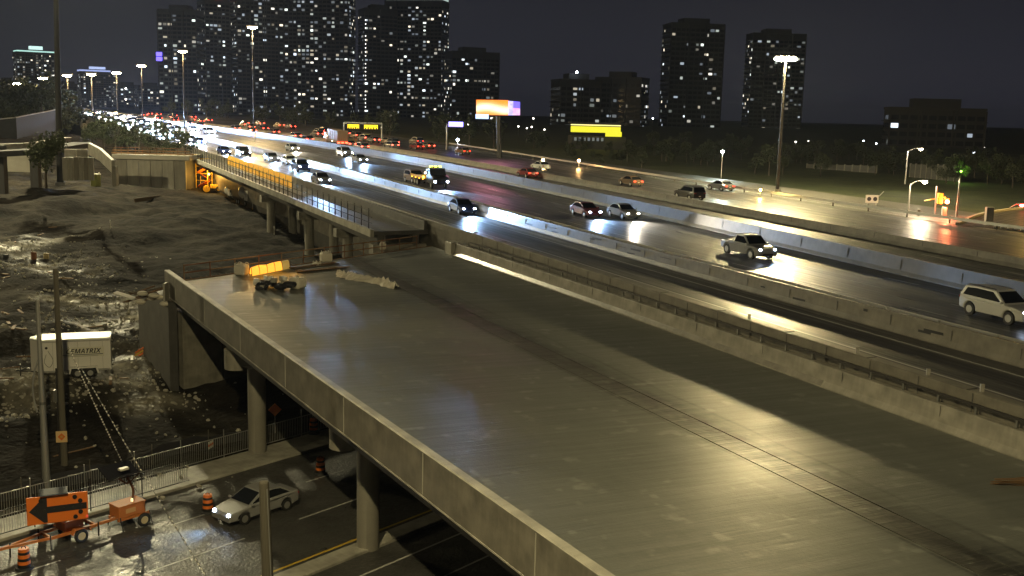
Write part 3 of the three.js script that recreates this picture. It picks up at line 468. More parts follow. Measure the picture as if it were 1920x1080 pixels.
{ // overhead cables with short pale dashes along them
  for (const [a, b, da, db, r] of [[[128, 650], [256, 921], 60, 57.5, 0.03], [[152, 690], [392, 1090], 59, 44, 0.026]]) {
    const p = away(...a, da), q = away(...b, db), mid = p.clone().lerp(q, 0.5); mid.y -= 0.12;
    const c = new THREE.CatmullRomCurve3([p, mid, q]), t = thing('overhead_cable', a[0] > 140 ? 'long overhead cable with pale dashes, sloping towards the lower edge of the picture' : 'shorter overhead cable with pale dashes ending above the sidewalk', 'cable');
    part('wire', new THREE.TubeGeometry(c, 40, r * 0.7, 6), M.steel, t); const sl = []; for (let k = 0; k < 56; k++) { const u = k / 56; if ((k * 7) % 5 === 0) continue; sl.push(bar(c.getPoint(u + 0.002), c.getPoint(u + 0.009), r * 1.25, 8)); } part('pale_dash', sl, M.white, t, 'stuff');
  }
  const b = at(508, 1250, 0), tp = topOn(b, 495, 905).sub(b), t = thing('wooden_post', 'thick weathered wooden pole standing in front of the silver sedan', 'pole', b);
  part('shaft', bar(V(0, 0, 0), tp, 0.25, 18, 0.19), M.oldWood, t); part('top_cap', new THREE.SphereGeometry(0.19, 14, 8).scale(1, 0.4, 1).translate(tp.x, tp.y, tp.z), M.oldWood, t); part('riser_pipe', bar(V(0.2, 0, 0.14), tp.clone().add(V(0.14, -0.2, 0.12)), 0.035), M.galv, t);
}
// sidewalk fence: separate panels
{
  const pick0 = [], F = { w: 3.0, h: 1.25 };
  const frame = [box(0.045, F.h + 0.55, 0.045, 0, (F.h + 0.55) / 2, 0), box(F.w, 0.04, 0.04, F.w / 2, F.h + 0.1, 0), box(F.w, 0.04, 0.04, F.w / 2, 0.16, 0)];
  for (let k = 1; k < 22; k++) pick0.push(box(0.022, F.h, 0.022, k * F.w / 22, F.h / 2 + 0.13, 0));
  const g1 = merge(frame), g2 = merge(pick0);
  const words = ['leftmost at the picture\'s edge', 'behind the arrow board\'s head', 'behind the arrow board\'s tail', 'behind the dark solar panel', 'where the long cable crosses it', 'right of the cables', 'left of the striped barricade board', 'next to the nearest bridge column', 'just past the first column', 'deeper in the bridge shade', 'deep in the bridge shade', 'last before the darkness'];
  for (let k = 0; k < 12; k++) { const p = lm(23.0 + k * 3.05, -53.55, 0.12), t = thing('fence_panel', 'metal picket fence panel along the sidewalk, ' + words[k], 'fence', p, YAW_L, 'fence panels along the sidewalk'); part('frame', g1, M.galv, t); part('pickets', g2, M.galv, t, 'stuff'); }
  // second row on the street side of the sidewalk, in front of the lit pavement
  for (let k = 0; k < 4; k++) { const p = lm(22.0 + k * 3.05, -51.2, 0.13), t = thing('fence_panel', 'metal picket fence panel on the kerb, ' + ['at the left edge of the picture', 'behind the trailer tongue', 'between arrow board and orange box', 'behind the orange trailer wheel'][k], 'fence', p, YAW_L, 'fence panels on the kerb'); part('frame', g1, M.steelDark, t); part('pickets', g2, M.galv, t, 'stuff'); }
  // black silt fence, sagging between stakes
  const A = [], B = []; for (let l = 22; l <= 47; l += 0.5) { const m = -55.6 - 0.25 * Math.sin(l * 0.55), p = lm(l, m), h = siteH(p.x, p.z); A.push(V(p.x, h - 0.1, p.z)); B.push(lm(l, m - 0.25 - 0.1 * Math.sin(l * 1.3), h + 0.72 + 0.13 * Math.sin(l * 0.9) + 0.06 * Math.sin(l * 2.7))); }
  const t = thing('silt_fence', 'sagging black fabric silt fence between sidewalk and dirt', 'silt fence'); part('fabric', ribbon(A, B), M.fabricBlack, t);
  for (let l = 22.5; l < 47; l += 4) { const p = lm(l, -55.5), h = siteH(p.x, p.z); part('stake', bar(V(p.x, h - 0.1, p.z), V(p.x, h + 1.25, p.z), 0.03), M.oldWood, t); }
}
// arrow board trailer
const SURF = 0.0;
{
  const p = at(128, 1012, 0), t = thing('arrow_board_trailer', 'orange trailer carrying a big arrow board with black arrow pointing left', 'arrow board', p, YAW_L);
  // local +x runs away along the street, tongue towards -x, +z towards the roadway
  part('frame', [beam(V(-3.3, 0.55, 0), V(-1.1, 0.55, -0.45), 0.1, 0.12), beam(V(-3.3, 0.55, 0), V(-1.1, 0.55, 0.45), 0.1, 0.12), box(2.4, 0.14, 0.1, 0.05, 0.55, -0.5), box(2.4, 0.14, 0.1, 0.05, 0.55, 0.5), box(0.1, 0.14, 1.1, -1.1, 0.55, 0), box(0.1, 0.14, 1.1, 1.2, 0.55, 0), box(0.5, 0.12, 0.12, -3.5, 0.55, 0)], M.orangeDirty, t);
  part('battery_box', rbox(1.0, 0.5, 0.9, 0.04, 0.1, 0.86, 0), M.orangeDirty, t);
  for (const z of [-0.82, 0.82]) { wheelSet(t, 0.25, 0.36, z, 0.36, 0.2, std({ c: [0.55, 0.45, 0.25], roughness: 0.5 })); part('mudguard', profileX([[-0.5, 0.55], [-0.36, 0.8], [0.36, 0.8], [0.5, 0.55], [0.46, 0.53], [0.33, 0.75], [-0.33, 0.75], [-0.46, 0.53]], 0.26).translate(0.25, 0, z), M.orangeDirty, t); }
  for (const [x, z] of [[-1.2, -0.6], [-1.2, 0.6], [1.3, -0.6], [1.3, 0.6], [-2.9, 0]]) part('jack', bar(V(x, 0, z), V(x, 0.75, z), 0.035), M.steelDark, t);
  part('mast', bar(V(-0.25, 0.6, 0), V(-0.25, 2.4, 0), 0.07), M.steelDark, t);
  const c = at(108, 953, 2.25), turn = yawOf(0.9, -0.435), bw = 2.72, bh = 1.38;
  const inv = new THREE.Matrix4().compose(p, new THREE.Quaternion().setFromEuler(new THREE.Euler(0, YAW_L, 0)), V(1, 1, 1)).invert();
  const mB = new THREE.Matrix4().compose(c, new THREE.Quaternion().setFromEuler(new THREE.Euler(0, turn, 0)), V(1, 1, 1)).premultiply(inv);
  const put = (g) => g.applyMatrix4(mB);
  const board = part('board', put(rbox(bw, bh, 0.1, 0.02)), M.orange, t);
  const arrow = [[-1.26, 0], [-0.62, 0.62], [-0.46, 0.62], [-0.46, 0.16], [1.3, 0.16], [1.3, -0.16], [-0.46, -0.16], [-0.46, -0.62], [-0.62, -0.62]];
  part('arrow', put(profileX(arrow, 0.02).translate(0, 0, 0.062)), std({ c: [0.018, 0.017, 0.02], roughness: 0.45 }), board);
  for (const [x, y] of [[0.78, 0.5], [1.02, 0.28], [1.02, -0.28], [0.78, -0.5], [-0.72, 0.5]]) part('lamp_hood', put(cyl(0.105, 0.105, 0.05, 18, x, y, 0.075, Math.PI / 2)), M.black, board);
  for (let k = 0; k < 6; k++) part('lamp_lens', put(cyl(0.05, 0.05, 0.02, 12, -1.0 + k * 0.42, 0, 0.08, Math.PI / 2)), M.steelDark, board);
  part('solar_panel', put(box(1.25, 0.05, 0.75, -0.15, bh / 2 + 0.14, -0.1, 0.12)), std({ c: [0.10, 0.11, 0.13], roughness: 0.2 }), t);
  part('reflector', [put(cyl(0.05, 0.05, 0.03, 12, 1.3, -0.55, 0.07, Math.PI / 2))], glow([1, 0.1, 0.06], 0.8), t);
}
{ // second orange trailer with bent mast and solar roof
  const p = at(240, 984, 0), t = thing('solar_light_trailer', 'small orange trailer with box, bent mast and wide dark solar panel on top', 'trailer', p, YAW_L);
  part('frame', [beam(V(-3.2, 0.55, 0.1), V(-0.6, 0.55, 0), 0.12, 0.12), box(1.8, 0.12, 0.1, 0.1, 0.55, -0.42), box(1.8, 0.12, 0.1, 0.1, 0.55, 0.42)], M.orangeDirty, t);
  part('body', rbox(1.5, 0.62, 0.95, 0.05, 0, 0.92, 0), M.orangeDirty, t); part('lid', rbox(1.56, 0.06, 1.0, 0.02, 0, 1.25, 0), M.orangeDirty, t); part('label_plate', box(0.55, 0.24, 0.01, -0.1, 0.95, 0.482), std({ c: [0.62, 0.36, 0.16] }), t);
  for (const z of [-0.78, 0.78]) wheelSet(t, 0.45, 0.36, z, 0.36, 0.2, std({ c: [0.55, 0.45, 0.25], roughness: 0.5 }));
  part('mast', tube([V(0.3, 1.2, 0), V(0.36, 1.8, 0), V(0.25, 2.15, 0), V(0.05, 2.55, 0)], 0.06), M.rust, t);
  const br = []; for (const [x, z] of [[-0.6, -0.4], [0.5, -0.4], [-0.6, 0.4], [0.5, 0.4]]) br.push(bar(V(0.05, 2.2, 0), V(x, 2.75, z), 0.03)); part('bracket', br, M.rust, t);
  part('solar_panel', [box(1.75, 0.06, 1.15, -0.15, 2.86, -0.42, 0.42), box(1.75, 0.06, 1.15, -0.15, 2.86, 0.52, -0.42)], std({ c: [0.022, 0.022, 0.028], roughness: 0.22 }), t);
  part('lamp', rbox(0.5, 0.12, 0.3, 0.03, -0.2, 3.1, 0.1), std({ c: [0.6, 0.58, 0.5], roughness: 0.4 }), t); part('beacon', cyl(0.07, 0.06, 0.14, 12, 0.15, 1.36, 0.2), glow([1, 0.9, 0.5], 1.2, [0.6, 0.5, 0.3]), t);
  for (const [x, z] of [[-0.7, 0.7], [0.9, 0.85], [-0.7, -0.7]]) part('jack', bar(V(x, 0, z), V(x, 0.7, z * 0.7), 0.03), M.steelDark, t);
}
// drums
{
  const bandsOf = (pos, label) => { const t = thing('traffic_drum', label, 'traffic drum', pos, 0, 'orange and black traffic drums');
    part('base', cyl(0.42, 0.38, 0.1, 20, 0, 0.05, 0), M.rubber, t);
    const seg = [[0.10, 0.26, 0.29, 'k'], [0.26, 0.42, 0.285, 'o'], [0.42, 0.56, 0.275, 'k'], [0.56, 0.73, 0.265, 'o'], [0.73, 0.86, 0.25, 'k'], [0.86, 1.0, 0.24, 'o']];
    for (const [a, b, r, c] of seg) part(c === 'o' ? 'orange_band' : 'black_band', cyl(r, r - 0.008, b - a - 0.004, 22, 0, (a + b) / 2, 0), c === 'o' ? M.orange : M.black, t);
    part('handle', new THREE.TorusGeometry(0.1, 0.02, 6, 14, Math.PI).translate(0, 1.0, 0), M.black, t); return t; };
  bandsOf(at(46, 1066, 0), 'orange and black striped drum in front of the arrow board trailer\'s tongue');
  bandsOf(at(390, 960, 0), 'orange and black striped drum beside the silver sedan\'s headlights');
  bandsOf(at(601, 888, 0), 'dim striped drum on the road in the bridge\'s shade');
  bandsOf(at(588, 812, 0.15), 'dim striped drum on the far sidewalk between two bridge columns');
  { const p = at(395, 856, 0.15), t = thing('barricade', 'small orange and white striped barricade board on the fence line', 'barricade', p, YAW_L + 0.5); for (let k = 0; k < 3; k++) part(k % 2 ? 'orange_stripe' : 'white_stripe', box(0.6, 0.14, 0.04, 0, 0.62 + k * 0.15, 0.02), k % 2 ? M.orange : M.white, t); part('leg', [bar(V(-0.25, 0, 0), V(-0.25, 0.9, 0), 0.02), bar(V(0.25, 0, 0), V(0.25, 0.9, 0), 0.02)], M.steel, t); }
  { const p = at(516, 812, 0.15), t = thing('warning_sign', 'orange diamond warning sign in the dark under the bridge', 'sign', p, 0.3); part('panel', box(0.62, 0.62, 0.02, 0, 1.6, 0, 0, 0, Math.PI / 4), M.orange, t); part('post', bar(V(0, 0, -0.03), V(0, 1.6, -0.03), 0.03), M.galv, t); }
}
// on the deck: bags, tarp, lumber, crumpled sheet, heap
const onDeck = (px, py) => at(px, py, 7.75, 0.015);
{
  const bag = (px, py, w, h, label) => { const g = new RoundedBoxGeometry(w, h, w, 5, w * 0.22), q = g.attributes.position, k0 = px; for (let i = 0; i < q.count; i++) { const x = q.getX(i), y = q.getY(i), z = q.getZ(i), f = 1 + 0.16 * (fbmAt(x * 3 + k0, y * 3 + z * 3, 7, 3) - 0.5), b = 1 + 0.12 * (1 - Math.abs(y) / h); q.setXYZ(i, x * f * b, y * f, z * f * b); } g.computeVertexNormals(); g.translate(0, h / 2 - 0.03, 0);
    const t = thing('bulk_bag', label, 'bulk bag', onDeck(px, py), px * 0.7); part('sack', g, M.bag, t); for (const [x, z] of [[-1, -1], [1, -1], [1, 1], [-1, 1]]) part('loop', new THREE.TorusGeometry(0.13, 0.025, 6, 12, Math.PI).rotateY(px).translate(x * w * 0.34, h - 0.06, z * w * 0.34), M.bag, t); part('spout', new THREE.ConeGeometry(w * 0.22, 0.22, 10).translate(0, h + 0.02, 0), M.bag, t); };
  bag(453, 515, 0.85, 0.85, 'white bulk bag at the deck end left of the glowing tarp'); bag(611, 490, 0.85, 0.8, 'white bulk bag standing behind the stacked lumber'); bag(558, 540, 0.95, 0.8, 'slumped white bulk bag right of the black and white heap'); bag(718, 467, 0.5, 0.6, 'smallest white bulk bag, alone at the middle of the deck end');
  bag(594, 498, 0.55, 0.3, 'low flattened white bag between lumber and tall bag');
  // glowing tarp over the lamps: lit lantern-like from inside
  const a = onDeck(470, 516), b = onDeck(541, 502), t = thing('glowing_tarp', 'orange tarp hood glowing from a work light inside, at the deck end', 'lit tarp');
  const d = b.clone().sub(a), Q = []; const hoop = (u) => { const c = a.clone().lerp(b, u), r = []; for (let k = 0; k <= 8; k++) { const an = Math.PI * k / 8; r.push(V(c.x + EX * 0.45 * Math.cos(an), c.y + 0.62 * Math.sin(an) * (0.9 + 0.2 * noiseAt(u * 9, k, 3)), c.z + EZ * 0.45 * Math.cos(an))); } return r; };
  const mt = glow([1, 0.42, 0.04], 1.5, [0.5, 0.25, 0.04]); for (let k = 0; k < 5; k++) part('tarp_panel', ribbon(hoop(k / 5), hoop((k + 0.985) / 5)), k === 4 ? glow([0.5, 0.3, 0.06], 0.5, [0.4, 0.3, 0.1]) : mt, t); for (let k = 0; k <= 5; k++) part('hoop', tube(hoop(k / 5).map((p) => p.add(V(0, 0.012, 0))), 0.025, 16, 5), M.rust, t);
  const wl = new THREE.RectAreaLight(new THREE.Color().setRGB(1, 0.42, 0.02), 3.0, d.length(), 0.9); { const c = a.clone().lerp(b, 0.5).add(V(-EX * 0.62, 0.85, -EZ * 0.62)); wl.position.copy(c); wl.lookAt(c.x - EX * 3, c.y - 0.4, c.z - EZ * 3); scene.add(wl); }
  // lumber
  for (const [p0, p1, k, lb] of [[[560, 512], [650, 503], 5, 'stack of long timber boards lying on the deck below the tall bag'], [[545, 505], [630, 495], 4, 'second stack of dark timbers nearer the deck end']]) { const A = onDeck(...p0), B = onDeck(...p1), tt = thing('lumber_stack', lb, 'lumber'); for (let i = 0; i < k; i++) { const o = V(EX * 0.2 * (i % 3), 0.05 + 0.09 * Math.floor(i / 3), EZ * 0.2 * (i % 3)), j = V(R(-0.3, 0.3), 0, R(-0.1, 0.1)); part('board', beam(A.clone().add(o).add(j), B.clone().add(o).add(j), 0.19, 0.07), i % 2 ? M.lumber : M.wood, tt); } }
  // crumpled pale sheet
  { const A = onDeck(633, 514), B = onDeck(748, 541), N = 110, K = 14, P = [], I = [], D = B.clone().sub(A), L = V(-D.z, 0, D.x).normalize(); for (let i = 0; i <= N; i++) { const u = i / N, c = A.clone().lerp(B, u), w0 = (0.30 + 0.75 * fbmAt(u * 13, 1, 5, 3)) * Math.min(1, 0.25 + 6 * u, 0.25 + 6 * (1 - u)), sh = 0.35 * Math.sin(u * 7) + 0.5 * (fbmAt(u * 9, 8, 15, 3) - 0.5); for (let k = 0; k <= K; k++) { const e = 2 * k / K - 1, v = e * w0 * (1 + 0.35 * (noiseAt(u * 40, e > 0 ? 1 : 5, 6) - 0.5)); P.push(c.x + L.x * (v + sh), c.y + 0.015 + (1 - e * e) * (0.03 + 0.75 * Math.pow(fbmAt(u * 38, e * 2.2 + 4, 9, 4), 1.6)), c.z + L.z * (v + sh)); } } for (let i = 0; i < N; i++) for (let k = 0; k < K; k++) { const o = i * (K + 1) + k; I.push(o, o + 1, o + K + 1, o + 1, o + K + 2, o + K + 1); } const g = new THREE.BufferGeometry(); g.setAttribute('position', new THREE.Float32BufferAttribute(P, 3)); g.setIndex(I); g.computeVertexNormals(); solo('crumpled_sheet', g, M.bag, 'long crumpled strip of pale sheeting lying across the deck', 'sheeting'); }
  // heap of blocks and black wrapping
  { const c = onDeck(522, 541), t2 = thing('debris_heap', 'low heap of black wrapping and white blocks before the glowing tarp', 'heap', c); for (let k = 0; k < 11; k++) { const r = R(0.16, 0.34), g = new THREE.IcosahedronGeometry(r, 2), q = g.attributes.position; for (let i = 0; i < q.count; i++) { const f = 0.75 + 0.6 * fbmAt(q.getX(i) * 5 + k * 9, q.getY(i) * 5 + q.getZ(i) * 5, 3, 3); q.setXYZ(i, q.getX(i) * f, q.getY(i) * f, q.getZ(i) * f); } g.computeVertexNormals(); part('black_wrap', g.scale(1.4, 0.7, 1).translate(R(-1.5, 0.9), R(0.05, 0.4), R(-1.1, 0.5)), M.fabricBlack, t2); } for (let k = 0; k < 14; k++) part('white_block', rbox(R(0.2, 0.42), R(0.18, 0.36), R(0.2, 0.36), 0.03, R(-1.6, 1.0), R(0.12, 0.8), R(-1.0, 0.8), R(0, 3)), k % 3 ? M.white : M.concPale, t2); }
  // rebar bundle at the right edge
  { const c = onDeck(1915, 912), t3 = thing('rebar_bundle', 'tangled bundle of rusty orange rebar at the right edge of the deck', 'rebar', c); for (let k = 0; k < 16; k++) { const y0 = 0.03 + R(0, 0.2), an = R(-0.35, 0.35); part('bar', bar(V(-0.95 + R(-0.2, 0.3), y0, -0.1 + R(-0.12, 0.12)), V(0.95 * Math.cos(an), y0 + R(0, 0.2), 0.95 * Math.sin(an)), 0.016, 5), M.lumber, t3); } }
  { // formwork and sandbags left on the abutment at the parapet's end
    const c = so(79.2, 9.6, 7.9), t4 = thing('formwork_pile', 'pile of boards, pale bags and a white slab at the end of the left parapet', 'formwork', c); for (let k = 0; k < 9; k++) part('board', beam(V(R(-1.6, -0.4), R(-0.6, 0.5), R(-0.8, 0.6)), V(R(0.2, 1.4), R(-0.2, 1.0), R(-0.8, 0.6)), 0.16, 0.05), k % 3 ? M.lumber : M.wood, t4); part('white_slab', rbox(1.5, 0.1, 0.8, 0.02).rotateZ(-0.3).translate(-1.3, 0.2, 0.6), M.white, t4); for (let k = 0; k < 6; k++) part('sandbag', new THREE.SphereGeometry(0.32, 12, 8).scale(1.2, 0.6, 0.8).translate(R(-0.6, 1.6), R(-0.7, 0.6), R(0, 0.9)), M.bag, t4); part('end_form', rbox(0.15, 1.7, 0.9, 0.02, 1.5, 0.3, 0.2), M.concPale, t4); }
}
// small things on the site
{
  const barrel = (px, py, mat, label) => solo('steel_drum', [cyl(0.29, 0.29, 0.86, 18, 0, 0.43, 0), cyl(0.305, 0.305, 0.03, 18, 0, 0.3, 0), cyl(0.305, 0.305, 0.03, 18, 0, 0.6, 0)], mat, label, 'barrel', null, onSite(px, py));
  barrel(64, 487, M.rust, 'dark rusty barrel on the mud, left of the yellowish one'); barrel(87, 489, std({ c: [0.3, 0.24, 0.12], roughness: 0.6 }), 'yellowish barrel on the mud beside the dark rusty one'); barrel(12, 492, M.black, 'black barrel at the left edge of the gravel track');
  { const p = onSite(180, 350), t = thing('portable_toilet', 'yellow green portable toilet with white roof by the retaining panels', 'portable toilet', p, -0.2); part('cabin', rbox(1.15, 2.0, 1.15, 0.04, 0, 1.05, 0), std({ c: [0.34, 0.36, 0.10], roughness: 0.5 }), t); part('roof', [rbox(1.22, 0.16, 1.22, 0.06, 0, 2.12, 0), cyl(0.06, 0.06, 0.3, 10, 0.4, 2.3, -0.4)], M.white, t); part('door', box(0.75, 1.8, 0.03, -0.05, 1.0, 0.59), std({ c: [0.42, 0.44, 0.10], roughness: 0.5 }), t); part('skid', box(1.2, 0.1, 1.2, 0, 0.05, 0), M.black, t); }
  { const p = onSite(430, 372); }
  for (const [px, py, lb] of [[207, 430, 'thin pale survey stake on the dark mud mound'], [514, 440, 'short white stake standing on the slope below the ramp bridge'], [142, 385, 'bare white stake in front of the stacked panels']]) solo('survey_stake', [box(0.06, 1.1, 0.06, 0, 0.55, 0), box(0.14, 0.3, 0.07, 0, 1.0, 0)], M.white, lb, 'stake', null, onSite(px, py));
  for (const [x0, y0, x1, y1, lb] of [[40, 385, 120, 380, 'long low flatbed of steel plates lying on the dark mud, left'], [255, 378, 300, 372, 'short stack of planks on the dirt before the abutment box']]) { const a = onSite(x0, y0), b = onSite(x1, y1), t = thing('plank_stack', lb, 'plank stack'); for (let k = 0; k < 4; k++) part('plank', beam(a.clone().add(V(0, 0.12 + 0.2 * (k >> 1), (k & 1) * 0.5)), b.clone().add(V(0, 0.12 + 0.2 * (k >> 1), (k & 1) * 0.5)), 0.4, 0.16), k % 2 ? M.wood : M.steelDark, t); }
  { const a = onSite(268, 668), t = thing('striped_barricade', 'orange and yellow slanted barricade boards by the abutment corner', 'barricade', a, 0.6); for (let k = 0; k < 3; k++) part('board', box(1.5, 0.13, 0.04, 0, 0.25 + k * 0.24, 0.1 * k, 0, 0, 0.5), k % 2 ? M.yellow : M.orange, t); part('leg', [bar(V(-0.5, 0, 0), V(-0.3, 1, 0.1), 0.03), bar(V(0.5, 0, 0), V(0.3, 1, 0.1), 0.03)], M.steel, t); }
}
{ // stones and broken pieces over the mud
  const n = 2600, g = new THREE.DodecahedronGeometry(0.2, 0), im = new THREE.InstancedMesh(g, std({ c: [0.36, 0.34, 0.28], roughness: 0.55 }), n), m4 = new THREE.Matrix4(), q = new THREE.Quaternion(); let k = 0; while (k < n) { const c = TRACK[Math.floor(rnd() * (TRACK.length - 2))], a = R(0, 6.283), r = Math.sqrt(rnd()) * c.r * (rnd() < 0.3 ? 2.6 : 1.1), x = c.x + Math.cos(a) * r, z = c.z + Math.sin(a) * r; if (x * MX + z * MZ > -56) { if (rnd() < 0.9) continue; } const s = R(0.25, 1.0) ** 3 * 0.75 + 0.12; q.setFromEuler(new THREE.Euler(R(0, 6), R(0, 6), R(0, 6))); m4.compose(V(x, siteH(x, z) + 0.03, z), q, V(s, s * 0.7, s * 1.2)); im.setMatrixAt(k++, m4); }
  im.name = 'gravel'; im.userData.kind = 'stuff'; im.userData.label = 'pale broken stones scattered over the muddy track'; shade(im); scene.add(im);
  const d = []; for (let i = 0; i < 130; i++) { const x = R(-62, -18), z = R(-150, -62); if (x * MX + z * MZ > -57 || x * NX + z * NZ > 9) continue; const y = siteH(x, z), L = R(0.6, 2.6), an = R(0, 3.14); d.push(beam(V(x - Math.cos(an) * L / 2, y + 0.08, z - Math.sin(an) * L / 2), V(x + Math.cos(an) * L / 2, y + R(0.05, 0.3), z + Math.sin(an) * L / 2), R(0.08, 0.25), R(0.04, 0.1))); } const o = struct('debris', d, M.lumber, 'stuff'); o.userData.label = 'loose boards and scraps lying on the mud';
}
// abutment box, panels and the ramp's works in the middle distance
{
  const b = onSite(284, 350).setY(7.0), t = thing('concrete_abutment', 'box shaped concrete abutment with ribbed panels in the middle of the site', 'abutment', b, 0.02), W = 12.3, Hh = 6.6;
  const P = []; for (let k = 0; k < 6; k++) part('panel', rbox(W / 6 - 0.06, Hh * 0.86, 0.5, 0.03, -W / 2 + (k + 0.5) * W / 6, Hh * 0.43 - 0.6, k % 2 ? 0 : 0.05), k === 5 || k === 0 ? M.conc : M.concPale, t);
  part('cap_beam', rbox(W + 1.2, 0.8, 9, 0.05, 0.3, Hh * 0.86 - 0.1, -3.6), M.conc, t); part('formwork', [box(W + 2, 0.25, 0.3, 0.6, Hh * 0.86 + 0.55, 0.6), box(W + 1.2, 0.18, 0.2, 0.2, Hh * 0.86 + 1.0, 0.2)], M.lumber, t); part('side_wall', box(0.5, Hh * 0.86, 8, W / 2 - 0.3, Hh * 0.43 - 0.6, -4), M.concDark, t);
  const rails = []; for (let k = 0; k <= 10; k++) rails.push(bar(V(-W / 2 + k * W / 10, Hh * 0.86 + 0.3, 0.5), V(-W / 2 + k * W / 10, Hh * 0.86 + 1.5, 0.5), 0.04)); rails.push(bar(V(-W / 2, Hh * 0.86 + 1.5, 0.5), V(W / 2, Hh * 0.86 + 1.5, 0.5), 0.04)); part('guard_rail', rails, M.rust, t, 'stuff');
  const w = thing('stepped_wing_wall', 'pale concrete wing wall sloping down to the abutment box', 'wall'), a = away(168, 268, 150), c = away(212, 300, 136), e = away(218, 340, 132); part('wall', sweep([[-0.2, 0], [-0.2, -1.5], [0.2, -1.5], [0.2, 0]], [a, a.clone().lerp(c, 0.5).add(V(0, 0.3, 0)), c]), M.concPale, w); part('end_post', rbox(0.5, 2.4, 0.9, 0.05, c.x + 0.2, c.y - 1.9, c.z), M.conc, w);
  const r = thing('retaining_panels', 'row of ribbed concrete retaining panels left of the wing wall', 'retaining wall'); for (let k = 0; k < 6; k++) { const p = away(124 + k * 9.4, 334, 150); part('panel', rbox(0.74, 3.0, 0.3, 0.03, p.x, p.y + 1.2, p.z), k % 2 ? M.concPale : M.conc, r); } for (let k = 0; k < 2; k++) { const p = away(127 + k * 22, 290, 156); part('upper_panel', rbox(1.55, 1.5, 0.3, 0.03, p.x + 0.4, p.y, p.z), M.concPale, r); }
  // scaffold stair tower lit orange
  const sb = onSite(383, 352), sc = thing('scaffold_tower', 'orange lit scaffold stair tower beside the ramp bridge', 'scaffold', sb, -0.3), tubes = []; for (const [x, z] of [[-1.2, -0.7], [1.2, -0.7], [-1.2, 0.7], [1.2, 0.7]]) part('standard', bar(V(x, 0, z), V(x, 6, z), 0.06), M.yellow, sc); for (let k = 1; k < 5; k++) for (const z of [-0.7, 0.7]) part('ledger', bar(V(-1.2, k * 1.3, z), V(1.2, k * 1.3, z), 0.05), M.yellow, sc); for (let k = 0; k < 4; k++) { part('stair_flight', beam(V(k % 2 ? 1.1 : -1.1, k * 1.3 + 0.1, 0.2 - 0.4 * (k % 2)), V(k % 2 ? -1.1 : 1.1, k * 1.3 + 1.3, 0.2 - 0.4 * (k % 2)), 0.6, 0.08), M.orange, sc); }
  lampLight(sb.x + 1.5, sb.y + 2.6, sb.z + 2.2, 110, [1, 0.55, 0.1], 8); const lk = thing('work_lamp', 'small yellow work lamp on a tripod beside the scaffold tower', 'work lamp', V(sb.x + 1.5, sb.y, sb.z + 2.2)); part('bulb', new THREE.SphereGeometry(0.2, 12, 8).translate(0, 2.6, 0), glow([1, 0.6, 0.1], 12), lk); for (const a2 of [0, 2.1, 4.2]) part('leg', bar(V(0, 2.4, 0), V(0.7 * Math.cos(a2), 0, 0.7 * Math.sin(a2)), 0.03), M.steelDark, lk);
  // yellow screen on the ramp, the light falling on it put into emissive colour
  const y0 = so(130, 33.2, landH(130) + 0.1), y1 = so(172, 33.7, landH(172) + 0.1), ys = thing('lit_screen', 'yellow debris netting on the ramp bridge railing, lamplight painted in as glow', 'netting'); const mt = glow([1, 0.42, 0.03], 0.42, [0.55, 0.33, 0.05]); const n = 13; for (let k = 0; k < n; k++) { const a2 = y0.clone().lerp(y1, k / n), b2 = y0.clone().lerp(y1, (k + 0.93) / n); part('net_panel', ribbon([a2, b2], [a2.clone().setY(a2.y + 1.5), b2.clone().setY(b2.y + 1.5)]), mt, ys); }
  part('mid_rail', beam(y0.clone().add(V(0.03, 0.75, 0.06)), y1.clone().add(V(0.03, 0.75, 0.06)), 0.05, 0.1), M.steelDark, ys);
  // yellow machine and white tanks under the ramp
  const mp = onSite(397, 360), mc = thing('compactor', 'small yellow roller machine parked by the scaffold tower', 'machine', mp, 0.3); part('drum', cyl(0.6, 0.6, 1.4, 20, -0.9, 0.6, 0, Math.PI / 2), M.yellow, mc); part('body', rbox(1.9, 0.7, 1.3, 0.12, 0.7, 1.0, 0), M.yellow, mc); part('rollbar', tube([V(0.4, 1.2, -0.6), V(0.4, 2.2, -0.55), V(0.4, 2.2, 0.55), V(0.4, 1.2, 0.6)], 0.05), M.black, mc); for (const z of [-0.7, 0.7]) wheelSet(mc, 1.2, 0.55, z, 0.55, 0.35, M.yellow);
  const mixer = (px, py, s, lb) => { const p = onSite(px, py), m = thing('mixer_truck', lb, 'mixer truck', p, -1.0); part('tank', new THREE.LatheGeometry([[0, -1.9], [0.7, -1.8], [1.15, -0.6], [1.2, 0.3], [0.75, 1.6], [0.4, 2.0], [0, 2.0]].map((q) => new THREE.Vector2(q[0] * s, q[1] * s)), 24).rotateZ(Math.PI / 2 - 0.2).translate(-0.6 * s, 2.2 * s, 0), M.white, m); part('chassis', box(6.2 * s, 0.3 * s, 1 * s, 0, 0.95 * s, 0), M.steelDark, m); part('cab', rbox(1.7 * s, 1.8 * s, 2.1 * s, 0.15, 2.6 * s, 1.85 * s, 0), M.white, m); part('windshield', box(0.05, 0.7 * s, 1.8 * s, 3.47 * s, 2.25 * s, 0), M.glass, m); for (const x of [-2.1, -1.1, 2.4]) for (const z of [-0.95, 0.95]) wheelSet(m, x * s, 0.5 * s, z * s, 0.5 * s, 0.3, M.galv); return m; };
  mixer(462, 384, 0.92, 'white concrete mixer truck with round drum under the ramp bridge'); mixer(430, 372, 0.62, 'smaller white mixer seen from behind, left of the big mixer');
